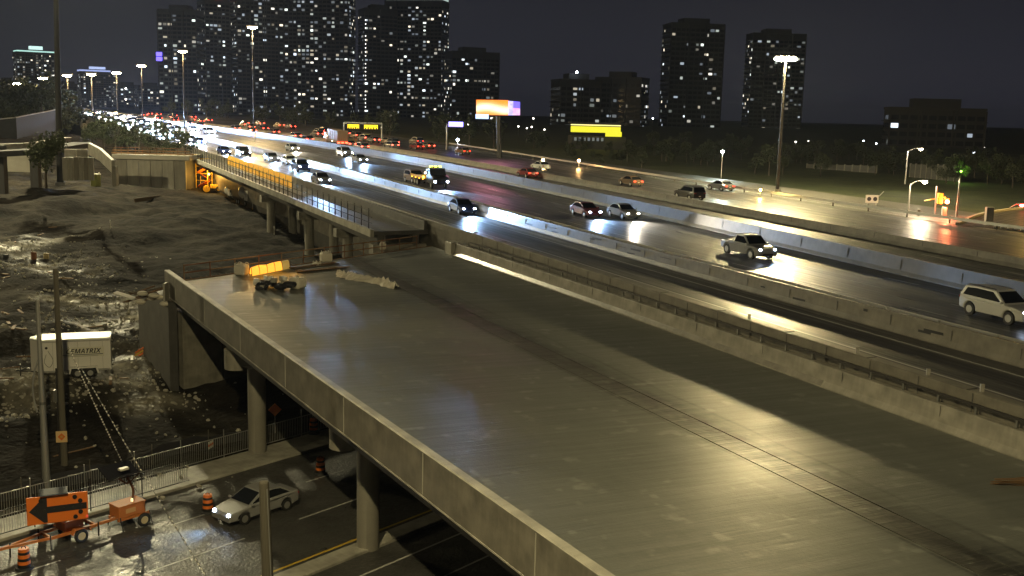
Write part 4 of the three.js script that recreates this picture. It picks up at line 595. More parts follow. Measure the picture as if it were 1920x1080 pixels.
  { const p = onSite(508, 396), c2 = thing('site_container', 'white site container with yellow base under the ramp bridge', 'container', p, -0.35); part('body', rbox(5.5, 2.3, 2.4, 0.04, 0, 1.6, 0), M.concPale, c2); part('yellow_base', box(5.5, 0.45, 2.42, 0, 0.25, 0), M.yellow, c2); const ribs = []; for (let k = 0; k < 18; k++) ribs.push(box(0.06, 2.1, 0.06, -2.6 + k * 0.305, 1.6, 1.22)); part('rib', ribs, M.white, c2, 'stuff'); part('roof', box(5.6, 0.1, 2.5, 0, 2.8, 0), M.white, c2); }
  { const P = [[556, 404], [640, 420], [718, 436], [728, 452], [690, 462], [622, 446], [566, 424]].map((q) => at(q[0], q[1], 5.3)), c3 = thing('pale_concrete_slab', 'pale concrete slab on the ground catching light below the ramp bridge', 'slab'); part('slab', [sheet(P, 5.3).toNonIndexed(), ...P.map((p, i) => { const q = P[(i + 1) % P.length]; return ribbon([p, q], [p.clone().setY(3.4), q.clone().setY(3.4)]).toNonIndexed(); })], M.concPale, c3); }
}
// ---------------------------------------------------------------- vehicles
const LAMP_WHITE = glow([0.66, 0.78, 1], 60), LAMP_WARM = glow([1, 0.86, 0.66], 50), LAMP_FAR = glow([0.68, 0.76, 1], 3000), TAIL = glow([1, 0.045, 0.02], 7), TAIL_FAR = glow([1, 0.05, 0.03], 30), TAIL_OFF = std({ c: [0.22, 0.01, 0.01], roughness: 0.3 }), AMBER = glow([1, 0.42, 0.04], 9), GREENY = glow([0.75, 1, 0.08], 8);
const paintOf = (c, r = 0.28) => { const m = new THREE.MeshPhysicalMaterial({ roughness: r, clearcoat: 0.8, clearcoatRoughness: 0.08 }); m.color.setRGB(...c); m.side = THREE.DoubleSide; return m; };
const PAINT = { white: paintOf([0.5, 0.5, 0.47]), silver: paintOf([0.24, 0.24, 0.235]), grey: paintOf([0.12, 0.12, 0.125]), black: paintOf([0.014, 0.014, 0.016]), blue: paintOf([0.02, 0.035, 0.14]), red: paintOf([0.16, 0.012, 0.012]), brown: paintOf([0.14, 0.085, 0.04]) };
const KINDS = {
  sedan: { L: 4.6, W: 1.8, body: [[-2.28, 0.34], [-2.3, 0.70], [-2.22, 0.95], [-1.55, 1.0], [0.95, 0.93], [1.6, 0.84], [2.15, 0.72], [2.29, 0.56], [2.28, 0.30]], cabin: [[-1.85, 0.96], [-1.15, 1.40], [-0.6, 1.46], [0.15, 1.45], [1.15, 0.90]], wx: 1.38, wr: 0.32, hl: [2.2, 0.64], tl: [-2.27, 0.78] },
  suv: { L: 4.9, W: 1.95, body: [[-2.42, 0.40], [-2.45, 0.85], [-2.40, 1.14], [-1.0, 1.16], [1.0, 1.12], [1.9, 1.04], [2.35, 0.92], [2.44, 0.7], [2.42, 0.36]], cabin: [[-2.38, 1.12], [-2.1, 1.74], [-1.2, 1.80], [0.25, 1.78], [1.12, 1.10]], wx: 1.48, wr: 0.38, hl: [2.34, 0.84], tl: [-2.42, 1.0] },
  pickup: { L: 5.5, W: 1.95, body: [[-2.72, 0.45], [-2.75, 1.05], [-0.75, 1.10], [1.2, 1.12], [2.1, 1.08], [2.62, 0.95], [2.74, 0.7], [2.72, 0.38]], cabin: [[-0.85, 1.08], [-0.65, 1.76], [0.5, 1.78], [1.35, 1.10]], wx: 1.7, wr: 0.40, hl: [2.62, 0.86], tl: [-2.74, 0.92] },
  van: { L: 5.1, W: 2.0, body: [[-2.52, 0.36], [-2.55, 1.0], [-2.52, 1.2], [1.5, 1.14], [2.2, 0.98], [2.5, 0.78], [2.52, 0.32]], cabin: [[-2.5, 1.15], [-2.38, 1.82], [-1.2, 1.9], [0.7, 1.86], [1.75, 1.08]], wx: 1.55, wr: 0.36, hl: [2.4, 0.80], tl: [-2.53, 1.1] },
};
function carParts(t, K, paint, lampMat, tailMat, detail) {
  const arch = (P) => { // cut round wheel arches into the lower edge
    const s = new THREE.Shape(); s.moveTo(...P[0]); for (let i = 1; i < P.length; i++) s.lineTo(...P[i]); const y0 = 0.30;
    s.lineTo(K.wx + K.wr + 0.08, y0); s.absarc(K.wx, K.wr, K.wr + 0.07, -0.1, Math.PI + 0.1, false); s.lineTo(-K.wx + K.wr + 0.08, y0); s.absarc(-K.wx, K.wr, K.wr + 0.07, -0.1, Math.PI + 0.1, false); s.closePath(); return s;
  };
  const taper = (g, y0, y1, k, x) => { const q = g.attributes.position; for (let i = 0; i < q.count; i++) { const f = Math.max(0, (q.getY(i) - y0) / (y1 - y0)), e = x ? Math.max(0, (Math.abs(q.getX(i)) - x) / (K.L / 2 - x)) : 0; q.setZ(i, q.getZ(i) * (1 - k * f) * (1 - 0.13 * e * e)); } g.computeVertexNormals(); return g; };
  const ext = (s, w, b) => { const g = new THREE.ExtrudeGeometry(s, { depth: w - 2 * b, bevelEnabled: true, bevelSize: b, bevelThickness: b, bevelOffset: -b, bevelSegments: 3, curveSegments: 8 }); g.translate(0, 0, -(w - 2 * b) / 2); return toCreasedNormals(g, 0.7); };
  part('body', taper(ext(arch(K.body), K.W, 0.09), 9, 10, 0, K.L * 0.30), paint, t);
  const cab = K.cabin, y0 = Math.min(...cab.map((p) => p[1])), y1 = Math.max(...cab.map((p) => p[1]));
  const shp = (P) => new THREE.Shape(P.map((p) => new THREE.Vector2(...p)));
  part('roof', taper(ext(shp(cab), K.W - 0.12, 0.05), y0, y1, 0.17), paint, t);
  const cx = cab.reduce((a, p) => a + p[0], 0) / cab.length, inset = cab.map(([x, y]) => [cx + (x - cx) * 0.84, y0 + 0.07 + (y - y0) * 0.74]);
  part('side_window', taper(ext(shp(inset), K.W - 0.10, 0.02), y0, y1, 0.17), M.glass, t);
  const a = cab[cab.length - 1], b = cab[cab.length - 2], c = cab[0], d = cab[1], pane = (p, q, w, nx) => { const w0 = w * 0.9, w1 = w * 0.9 * 0.84, u = new THREE.Vector2(q[0] - p[0], q[1] - p[1]), n = new THREE.Vector2(u.y, -u.x).normalize().multiplyScalar(nx * 0.016), A = [p[0] + u.x * 0.1 + n.x, p[1] + u.y * 0.1 + n.y], B = [p[0] + u.x * 0.9 + n.x, p[1] + u.y * 0.9 + n.y]; return ribbon([V(A[0], A[1], -w0 / 2), V(B[0], B[1], -w1 / 2)], [V(A[0], A[1], w0 / 2), V(B[0], B[1], w1 / 2)]); };
  part('windshield', pane(a, b, K.W - 0.12, 1), M.glass, t); part('rear_window', pane(c, d, K.W - 0.12, -1), M.glass, t);
  for (const x of [-K.wx, K.wx]) for (const z of [-1, 1]) { const w = part('wheel', cyl(K.wr, K.wr, 0.22, 18, x, K.wr, z * (K.W / 2 - 0.13), Math.PI / 2), M.rubber, t); if (detail) part('rim', cyl(K.wr * 0.62, K.wr * 0.6, 0.235, 14, x, K.wr, z * (K.W / 2 - 0.13), Math.PI / 2), M.galv, w); }
  for (const z of [-1, 1]) {
    part('headlight', new THREE.SphereGeometry(detail ? 0.13 : 0.2, 12, 8).scale(0.55, 0.75, 1.15).translate(K.hl[0], K.hl[1], z * (K.W / 2 - 0.30)), lampMat, t);
    part('taillight', rbox(0.08, 0.14, 0.34, 0.03, K.tl[0], K.tl[1], z * (K.W / 2 - 0.28)), tailMat, t);
    if (detail) part('mirror', rbox(0.14, 0.12, 0.2, 0.04, cab.at(-1)[0] - 0.18, y0 + 0.10, z * (K.W / 2 + 0.06)), paint, t);
  }
  if (detail) { part('grille', rbox(0.05, 0.16, K.W * 0.5, 0.02, K.L / 2 - 0.04, 0.5, 0), M.black, t); part('number_plate', box(0.02, 0.11, 0.3, -K.L / 2 + 0.0, 0.62, 0), M.white, t); }
  if (detail && (K === KINDS.suv)) for (const z of [-0.62, 0.62]) part('roof_rail', bar(V(-1.9, 1.84, z), V(0.1, 1.84, z), 0.025), M.black, t);
  if (K === KINDS.pickup) part('cargo_bed', box(1.75, 0.03, 1.5, -1.75, 1.095, 0), M.black, t);
}
const roadDir = (p, east) => { const s = sOf(p), f = oM, d = so(s + 4, f(s + 4)).sub(so(s - 4, f(s - 4))).normalize(); return yawOf(east ? -d.x : d.x, east ? -d.z : d.z); };
const pitchTo = (t, east) => { t.rotation.order = 'YZX'; t.rotation.z = east ? -GRADE : GRADE; };
const headlamp = (p, yaw, K, cd, warm) => { // one beam for the pair, set between the lenses
  const f = V(Math.cos(yaw), 0, -Math.sin(yaw)), l = new THREE.SpotLight(new THREE.Color().setRGB(...(warm ? [1, 0.9, 0.72] : [0.36, 0.60, 1])), cd * (cd > 1900 ? 2.0 : 0.95), 0, 0.62, 0.95);
  l.position.set(p.x + f.x * (K.hl[0] + 0.25), p.y + K.hl[1], p.z + f.z * (K.hl[0] + 0.25)); l.target.position.copy(l.position).add(V(f.x * 20, -2.3, f.z * 20)); l.target.updateMatrixWorld(); l.castShadow = true; l.shadow.radius = 6; scene.add(l);
};
const cache = {};
function car(kind, px, py, paint, label, { east = true, lit = true, tail = false, far = false, cd = 900, warm = false, group, name, p, yaw } = {}) {
  const K = KINDS[kind], pos = p || onRoad(px, py), y = yaw ?? roadDir(pos, east), key = [kind, paint, east, lit, tail, far, warm].join();
  let t;
  if (cache[key]) { t = cache[key].clone(); t.name = numbered(name || kind); scene.add(t); t.userData = {}; t.position.copy(pos); t.rotation.set(0, y, 0); tag(t, label, kind === 'suv' ? 'SUV' : kind, group); }
  else { t = thing(name || kind, label, kind === 'suv' ? 'SUV' : kind, pos, y, group); carParts(t, K, PAINT[paint], lit ? (far ? LAMP_FAR : warm ? LAMP_WARM : LAMP_WHITE) : M.white, tail ? (far ? TAIL_FAR : TAIL) : TAIL_OFF, !far); cache[key] = t; }
  if (!p) pitchTo(t, east);
  if (lit && cd && east) headlamp(pos, y, K, cd, warm);
  return t;
}
// eastbound, near to far
car('suv', 1874, 598, 'white', 'white SUV with spray behind it, cut by the right edge of the picture', { cd: 700 });
car('pickup', 1402, 480, 'silver', 'pale pickup truck with bright lamps and a dark shadow beside it', { cd: 700, name: 'pickup_truck' });
car('sedan', 1098, 405, 'red', 'dark red sedan with two bluish headlights, left of the pale sedan', { cd: 1400 });
car('sedan', 1168, 408, 'silver', 'pale sedan with warm headlights just right of the dark red sedan', { cd: 1000, warm: true });
car('sedan', 866, 399, 'blue', 'dark blue sedan alone on the nearest carriageway, lamps mirrored in the road', { cd: 1400 });
car('sedan', 602, 344, 'grey', 'grey car with starry headlights close to the ramp bridge barrier', { cd: 1200 });
car('suv', 564, 321, 'blue', 'blue black SUV with mirrored lamps beside the bright barrier', { cd: 1200 });
car('sedan', 543, 308, 'white', 'whitish car following behind the blue black SUV', { cd: 900 });
car('sedan', 509, 302, 'grey', 'grey sedan with two round lamps left of the whitish car', { cd: 900 });
car('suv', 456, 293, 'black', 'black SUV half hidden by glare on the nearest carriageway', { cd: 900 });
car('sedan', 420, 289, 'blue', 'small blue car leading the glare by the scaffold tower', { cd: 900 });
car('sedan', 674, 305, 'grey', 'grey sedan on the express lanes, right of the twin lamps ahead of it', { cd: 1000 });
car('suv', 646, 293, 'grey', 'grey SUV on the express lanes with lamps mirrored below', { cd: 1000 });
car('sedan', 548, 283, 'silver', 'sedan with two warm mirrored headlights near the top of the express lanes', { cd: 900, warm: true });
// westbound: red tail lights
car('suv', 1292, 374, 'black', 'black SUV seen side on beyond the low barrier', { east: false, lit: true, cd: 0, name: 'suv' });
car('sedan', 1182, 348, 'brown', 'car with glowing red tail lights in spray, left of the black SUV', { east: false, lit: false, tail: true });
car('sedan', 1351, 357, 'grey', 'grey car with a bar of red tail lights by the far grass', { east: false, lit: false, tail: true });
car('sedan', 988, 332, 'red', 'reddish car with red tail lights just past the low barrier', { east: false, lit: false, tail: true });
car('sedan', 1013, 318, 'white', 'white car by the grass, above the reddish car', { east: false, lit: false });
car('sedan', 781, 280, 'red', 'car with red tail lights below another pair of red lights', { east: false, lit: false, tail: true });
car('suv', 780, 271, 'black', 'dark SUV whose red tail lights show above the red lit car', { east: false, lit: false, tail: true });
car('sedan', 867, 289, 'brown', 'dim brownish car with weak red lights under the bluish roadside sign', { east: false, lit: false, tail: true });
car('suv', 440, 246, 'grey', 'grey SUV with red lights beside the lamp pole at the far right of the jam', { east: false, lit: false, tail: true, far: true });
car('suv', 392, 252, 'white', 'white SUV with blue white lamps leading the far express lanes', { far: true, cd: 1500 });
// jam of headlights far away, bright along the wall; tail lights beyond
for (let k = 0; k < 38; k++) { const s = 236 + k * 6.0 + R(-2, 2), lane = pick([0.25, 0.5, 0.75]), o = oB0(s) + (oB1(s) - oB0(s)) * lane, p = so(s, o, landH(s)); car(pick(['sedan', 'suv', 'sedan', 'van']), 0, 0, pick(['grey', 'grey', 'black', 'blue']), 'car in the far jam of dazzling headlights on the nearest carriageway', { p, yaw: roadDir(p, true), far: true, cd: k % 3 ? 2200 : 0, group: 'cars in the far eastbound headlight jam', name: 'jam_car' }); }
for (let k = 0; k < 18; k++) { const s = 290 + k * 9.5 + R(-3, 3), o = oB1(s) + (oM(s) - oB1(s)) * pick([0.2, 0.4, 0.6, 0.8]), p = so(s, o, landH(s)); car(pick(['sedan', 'suv', 'van']), 0, 0, pick(['grey', 'black']), 'far car with white headlights on the express lanes', { p, yaw: roadDir(p, true), far: true, cd: k % 2 ? 2000 : 0, group: 'cars far up the eastbound express lanes', name: 'express_car' }); }
for (let k = 0; k < 42; k++) { const s = 215 + k * 5.6 + R(-3, 3), far2 = k % 3, o = far2 ? oA(s) + (oG(s) - oA(s)) * R(0.1, 0.75) : oM(s) + (oA(s) - oM(s)) * R(0.2, 0.85), p = so(s, o, landH(s)); car(pick(['sedan', 'suv']), 0, 0, pick(['grey', 'black', 'brown']), 'far car showing red tail lights on the westbound lanes', { p, yaw: roadDir(p, false), east: false, lit: false, tail: true, far: true, group: 'cars far up the westbound lanes', name: 'westbound_car' }); }
{ // silver sedan on the street
  const f = at(416, 984, 0.0), p = f.clone().add(V(LX * 2.2, 0, LZ * 2.2)).setY(0), yaw = yawOf(-LX, -LZ), t = car('sedan', 0, 0, 'silver', 'silver sedan driving out from under the bridge with headlights on', { p, yaw, cd: 0, warm: false, name: 'street_sedan' }); void t;
  headlamp(p, yaw, KINDS.sedan, 120, false);
}
{ // tow truck with a car on its bed
  const p = onRoad(808, 350), yaw = roadDir(p, true), t = thing('tow_truck', 'flatbed tow truck with amber lamps and a yellow green beacon bar', 'tow truck', p, yaw);
  part('chassis', box(8.4, 0.35, 1.0, -0.6, 0.75, 0), M.steelDark, t); part('bed', rbox(5.8, 0.18, 2.4, 0.04, -1.9, 1.15, 0), M.yellow, t); part('bed_rail', [box(5.8, 0.22, 0.08, -1.9, 1.3, -1.2), box(5.8, 0.22, 0.08, -1.9, 1.3, 1.2)], M.yellow, t);
  const cab = profileX([[1.2, 0.7], [1.2, 2.55], [2.3, 2.6], [2.9, 1.75], [3.9, 1.55], [4.05, 0.7]], 2.2, 0.08); part('cab', cab, PAINT.black, t); part('windshield', box(0.04, 0.85, 1.9, 2.64, 2.15, 0, 0, 0, 0.62), M.glass, t); part('side_window', box(0.8, 0.55, 2.22, 1.85, 2.1, 0), M.glass, t);
  part('headboard', box(0.12, 1.4, 2.2, 1.05, 1.8, 0), M.yellow, t);
  const bl = part('light_bar', rbox(0.3, 0.16, 1.6, 0.04, 1.6, 2.72, 0), M.black, t); for (const z of [-0.6, 0, 0.6]) part('beacon', rbox(0.26, 0.2, 0.42, 0.05, 1.62, 2.75, z), GREENY, bl);
  for (const z of [-0.85, 0.85]) part('headlight', new THREE.SphereGeometry(0.15, 12, 8).scale(0.5, 0.8, 1.1).translate(4.02, 1.0, z), LAMP_WHITE, t);
  for (let k = 0; k < 4; k++) part('marker_lamp', rbox(0.22, 0.1, 0.06, 0.02, -4.2 + k * 1.5, 1.05, 1.26), AMBER, t); part('work_lamp', new THREE.SphereGeometry(0.11, 10, 8).translate(0.9, 1.9, 1.15), glow([1, 0.8, 0.55], 26), t); part('side_lamp', rbox(0.7, 0.25, 0.05, 0.02, 0.6, 1.35, 1.24), AMBER, t);
  for (const [x, z] of [[2.9, -0.95], [2.9, 0.95], [-2.6, -0.95], [-2.6, 0.95], [-3.6, -0.95], [-3.6, 0.95]]) wheelSet(t, x, 0.46, z, 0.46, 0.32, M.galv);
  headlamp(p, yaw, { hl: [3.9, 1.0] }, 1800, false); pitchTo(t, true);
  const q = p.clone().add(V(Math.cos(yaw) * -6.7, 0.05, -Math.sin(yaw) * -6.7)); car('suv', 0, 0, 'brown', 'dark car towed behind the tow truck, without lamps', { p: q, yaw, lit: false, cd: 0, name: 'towed_car' });
}
{ // big truck going away
  const p = onRoad(628, 274), yaw = roadDir(p, false), t = thing('dump_truck', 'large brownish truck with bright red tail lamps driving away', 'truck', p, yaw);
  part('box', profileX([[-4.6, 1.1], [-4.8, 3.6], [1.6, 3.8], [2.0, 1.1]], 2.5, 0.06), std({ c: [0.22, 0.14, 0.08], roughness: 0.5 }), t); part('cab', profileX([[2.2, 0.8], [2.2, 3.0], [3.6, 3.0], [4.1, 1.9], [4.9, 1.7], [5.0, 0.8]], 2.4, 0.1), std({ c: [0.28, 0.18, 0.1], roughness: 0.4 }), t); part('chassis', box(9, 0.4, 1.1, 0, 0.85, 0), M.steelDark, t); const rb = []; for (let k = 0; k < 6; k++) for (const z of [-1.28, 1.28]) rb.push(box(0.12, 2.3, 0.08, -4 + k * 1.1, 2.4, z)); part('rib', rb, std({ c: [0.2, 0.13, 0.08] }), t, 'stuff');
  for (const x of [-3.6, -2.4, 3.8]) for (const z of [-1, 1]) wheelSet(t, x, 0.52, z, 0.52, 0.35, M.galv); for (const z of [-0.9, 0, 0.9]) part('taillight', rbox(0.1, 0.3, 0.6, 0.03, -4.75, 1.0, z), glow([1, 0.05, 0.02], 14), t); part('side_lamp', new THREE.SphereGeometry(0.16, 10, 8).translate(1.8, 2.2, -1.35), glow([1, 0.7, 0.4], 16), t); part('marker_lamp', new THREE.SphereGeometry(0.12, 10, 8).translate(-1.8, 1.25, -1.35), glow([1, 0.8, 0.6], 8), t); pitchTo(t, false);
}
// ---------------------------------------------------------------- lamps
{ // high mast lamp over the far carriageway
  const b = onRoad(1457, 361), topP = topOn(b, 1472, 107), h = topP.y - b.y, t = thing('high_mast_lamp', 'tall mast with a blazing cluster of floodlights at the grass edge, right of centre', 'lamp mast', b);
  part('mast', bar(V(0, 0, 0), V(0, h, 0), 0.26, 14, 0.13), M.steelDark, t); part('base', cyl(0.45, 0.4, 0.5, 16, 0, 0.25, 0), M.conc, t); part('ring', new THREE.TorusGeometry(1.05, 0.06, 8, 28).rotateX(Math.PI / 2).translate(0, h, 0), M.galv, t);
  const gm = glow([1, 0.86, 0.52], 420); for (let k = 0; k < 10; k++) { const a = k * Math.PI / 5, hd = part('lamp_head', rbox(0.62, 0.3, 0.42, 0.08).rotateY(-a).translate(Math.cos(a) * 1.15, h + 0.05, Math.sin(a) * 1.15), M.steelDark, t); part('lamp_lens', new THREE.SphereGeometry(0.34, 12, 8).scale(1.1, 0.8, 1).translate(Math.cos(a) * 1.2, h - 0.24, Math.sin(a) * 1.2), gm, hd); }
  lampLight(b.x, b.y + h - 0.7, b.z, 7600, [1, 0.80, 0.36], 60);
}
{ // line of median mast lamps going into the distance
  const list = [[476, 250, 482, 52, 'first and highest of the receding motorway lamps, before the towers'], [346, 240, 348, 97, 'second of the receding motorway lamps, left of the highest one'], [268, 226, 270, 124, 'third of the receding motorway lamps, left of the second one'], [221, 217, 220, 137, 'fourth of the receding motorway lamps, beside the blue lit rooftop'], [174, 215, 173, 140, 'fifth of the receding motorway lamps, under the blue lit rooftop'], [129, 214, 128, 142, 'sixth of the receding motorway lamps, next to the black mast'], [83, 214, 82, 147, 'lamp left of the black mast, below the green lit tower'], [34, 214, 34, 157, 'leftmost small lamp over the dark trees']];
  list.forEach(([bx, by, tx, ty, lb], i) => { const b = onRoad(bx, by), tp = topOn(b, tx, ty), h = tp.y - b.y, k = Math.hypot(b.x, b.z) / 300, t = thing('median_lamp', lb, 'street lamp', b, 0, 'row of tall motorway lamps'); part('pole', bar(V(0, 0, 0), V(0, h, 0), 0.18 * k, 10, 0.1 * k), M.steelDark, t); const w = (i === 0 ? 1.5 : 1.3) * k;
    part('lamp_head', rbox(2.1 * w, 0.35 * w, 0.6 * w, 0.1 * w, 0, h + 0.3 * w, 0), M.steelDark, t); part('lamp_lens', new THREE.SphereGeometry(0.5 * w, 16, 8).scale(1.75, 0.42, 0.7).translate(0, h, 0), glow([1, 0.80, 0.48], i === 0 ? 220 : 140), t);
    if (i < 6) lampLight(b.x, b.y + h - 1.2 * w, b.z, i === 0 ? 3600 : 2600, [1, 0.70, 0.30], 50); });
}
// lamps outside the picture that light the site and the deck: each a pole with its head
const streetLamp = (x, z, y0, h, dx, dz, cd, label, c = SODIUM) => {
  const t = thing('street_lamp', label, 'street lamp', V(x, y0, z)); part('pole', bar(V(0, 0, 0), V(0, h, 0), 0.2, 14, 0.1), M.galv, t); part('arm', tube([V(0, h - 0.6, 0), V(dx * 0.4, h + 0.2, dz * 0.4), V(dx, h + 0.35, dz)], 0.06), M.galv, t); part('lamp_head', rbox(0.95, 0.22, 0.5, 0.08, dx, h + 0.38, dz), M.steel, t); part('lamp_lens', new THREE.SphereGeometry(0.22, 14, 8).scale(1.5, 0.5, 0.9).translate(dx, h + 0.24, dz), glow(c, 20), t);
  lampLight(x + dx, y0 + h - 0.05, z + dz, cd, c, 16);
};
streetLamp(-10.5, -16, 0, 33, 1.5, -1, 3500, 'tall street lamp behind the camera on the left');
streetLamp(-58, -92, 3.5, 17, 2, 1.5, 500, 'small street lamp left of the picture beyond the building site', [1, 0.86, 0.46]);
streetLamp(-118, -128, 5, 22, 2, -1.5, 8000, 'added unseen lamp left of the picture, brightening the middle of the site', [1, 0.84, 0.46]);  // added lamp without a known source, brightens the abutment and mid-site
{ // black mast whose lamp stands just above the picture
  const b = onSite(113, 348), k = Math.hypot(b.x, b.z) / 57.5, h = CAM_H * (k - 1) - b.y, tp = topOn(b, 105, -30), t = thing('black_mast', 'tall black mast rising out of the picture on the left', 'mast', b), top = V((tp.x - b.x) * 1.2, h, (tp.z - b.z) * 1.2), bm = std({ c: [0.012, 0.012, 0.014], roughness: 0.8 });
  part('shaft', bar(V(0, -1, 0), top, 0.55, 16, 0.34), bm, t); part('base', cyl(0.9, 0.8, 0.8, 16, 0, 0.2, 0), M.concDark, t); part('ring', new THREE.TorusGeometry(1.3, 0.08, 8, 24).rotateX(Math.PI / 2).translate(top.x, top.y, top.z), bm, t);
  const gm = glow(SODIUM, 60); for (let q = 0; q < 8; q++) { const a = q * Math.PI / 4; part('lamp_lens', new THREE.SphereGeometry(0.24, 12, 8).translate(top.x + Math.cos(a) * 1.4, top.y - 0.2, top.z + Math.sin(a) * 1.4), gm, t); }
  lampLight(b.x + top.x, b.y + top.y - 0.8, b.z + top.z, 27000, [1, 0.88, 0.52], 60);
}
// slim poles by the grass on the right
for (const [bx, by, tx, ty, lamp, lb] of [[1702, 400, 1734, 341, [1, 0.80, 0.5], 'slim street lamp with starry warm light on the grass'], [1697, 345, 1727, 280, [1, 0.82, 0.6], 'warm street lamp in front of the slab block'], [1793, 408, 1799, 330, null, 'thin pole without a lamp on the grass, left of the ramp'], [1893, 388, 1916, 385, [1, 0.03, 0.03], 'red signal lamp at the right edge above the ramp']]) {
  const b = onRoad(bx, by), tp = topOn(b, tx, ty), h = tp.y - b.y, t = thing('slim_pole', lb, lamp ? 'street lamp' : 'pole', b), d = tp.clone().sub(b); part('pole', bar(V(0, 0, 0), V(0, h - 0.3, 0), 0.11, 10, 0.07), M.galv, t);
  if (lamp) { part('arm', tube([V(0, h - 0.4, 0), V(d.x * 0.5, h + 0.1, d.z * 0.5), V(d.x, h + 0.15, d.z)], 0.05), M.galv, t); part('lamp_head', rbox(0.8, 0.16, 0.4, 0.06, d.x, h + 0.2, d.z), M.steel, t); part('lamp_lens', new THREE.SphereGeometry(0.3, 12, 8).scale(1, 0.7, 1).translate(d.x, h, d.z), glow(lamp, 60), t); lampLight(b.x + d.x, b.y + h - 0.35, b.z + d.z, lamp[1] < 0.1 ? 160 : 260, lamp, 12); }
  else part('cap', new THREE.SphereGeometry(0.09, 8, 6).translate(0, h - 0.3, 0), M.galv, t);
}
for (const [px, py, c, k, lb, hp] of [[1018, 300, [1, 0.62, 0.22], 60, 'left of two amber lamps on short posts by the far road edge', 2.4], [1085, 301, [1, 0.55, 0.2], 60, 'right of two amber lamps on short posts by the far road edge', 2.4], [1425, 356, [1, 0.60, 0.12], 60, 'amber lamp on a short post in front of the high mast', 1.6], [1352, 284, [0.75, 1, 0.92], 130, 'dazzling white floodlight on a post among the trees', 7], [858, 262, [0.7, 0.78, 1], 60, 'small white star like lamp below the blue sign', 3.5], [478, 253, [1, 0.12, 0.05], 14, 'small red lamp at the foot of the highest motorway lamp', 1.4]]) {
  const b = py < 290 && px > 1300 ? onRoad(px, 335) : onRoad(px, py + 14), tp = topOn(b, px, py), h = tp.y - b.y, sc = Math.hypot(b.x, b.z) / 200, t = thing('post_lamp', lb, 'lamp', b); part('post', bar(V(0, 0, 0), V(0, h, 0), 0.07 * sc, 8), M.galv, t); part('housing', rbox(0.5 * sc, 0.2 * sc, 0.3 * sc, 0.05 * sc, 0, h + 0.28 * sc, 0), M.steelDark, t); part('lamp_lens', new THREE.SphereGeometry(0.26 * sc, 12, 8).translate(0, h, 0), glow(c, k), t); if (k >= 60) lampLight(b.x, b.y + h - 0.4 * sc, b.z, px === 1352 ? 500 : 60, c, 10);
}
// traffic signal, sign cabinet and small posts on the grass, ramp at the right edge
{ const b = onRoad(1752, 404), t = thing('traffic_signal', 'yellow traffic signal showing red on a short arm at the ramp', 'traffic signal', b); part('pole', bar(V(0, 0, 0), V(0, 3.4, 0), 0.09, 10), M.galv, t); part('arm', bar(V(-1.3, 1.7, 0), V(1.1, 2.2, 0), 0.06, 8), M.yellow, t); part('signal_box', rbox(0.55, 1.25, 0.4, 0.06, 0.5, 2.0, 0), M.yellow, t); part('red_lamp', new THREE.SphereGeometry(0.24, 12, 8).translate(1.3, 1.65, 0.15), glow([1, 0.25, 0.1], 30), t); part('visor', rbox(0.5, 0.6, 0.3, 0.05, 1.3, 1.75, -0.1), M.orange, t); part('cabinet', rbox(0.5, 1.0, 0.45, 0.05, 1.1, 0.5, 0), M.concPale, t); part('small_cabinet', rbox(0.3, 0.7, 0.3, 0.04, -2.1, 0.35, 0.6), M.concPale, t); lampLight(b.x + 1.3, b.y + 1.65, b.z + 0.7, 120, [1, 0.2, 0.08], 8); }
{ const b = onRoad(1634, 384), t = thing('sign_cabinet', 'low white board with two round dark lenses on the grass', 'board', b, 0.1); part('board', rbox(1.7, 1.0, 0.12, 0.04, 0, 0.75, 0), M.white, t); for (const x of [-0.4, 0.4]) part('lens', cyl(0.27, 0.27, 0.06, 16, x, 0.75, 0.08, Math.PI / 2), M.black, t); part('leg', [bar(V(-0.6, 0, 0), V(-0.6, 0.3, 0), 0.05), bar(V(0.6, 0, 0), V(0.6, 0.3, 0), 0.05), bar(V(0.9, 1.1, 0), V(1.5, 1.75, 0), 0.05)], M.galv, t); }
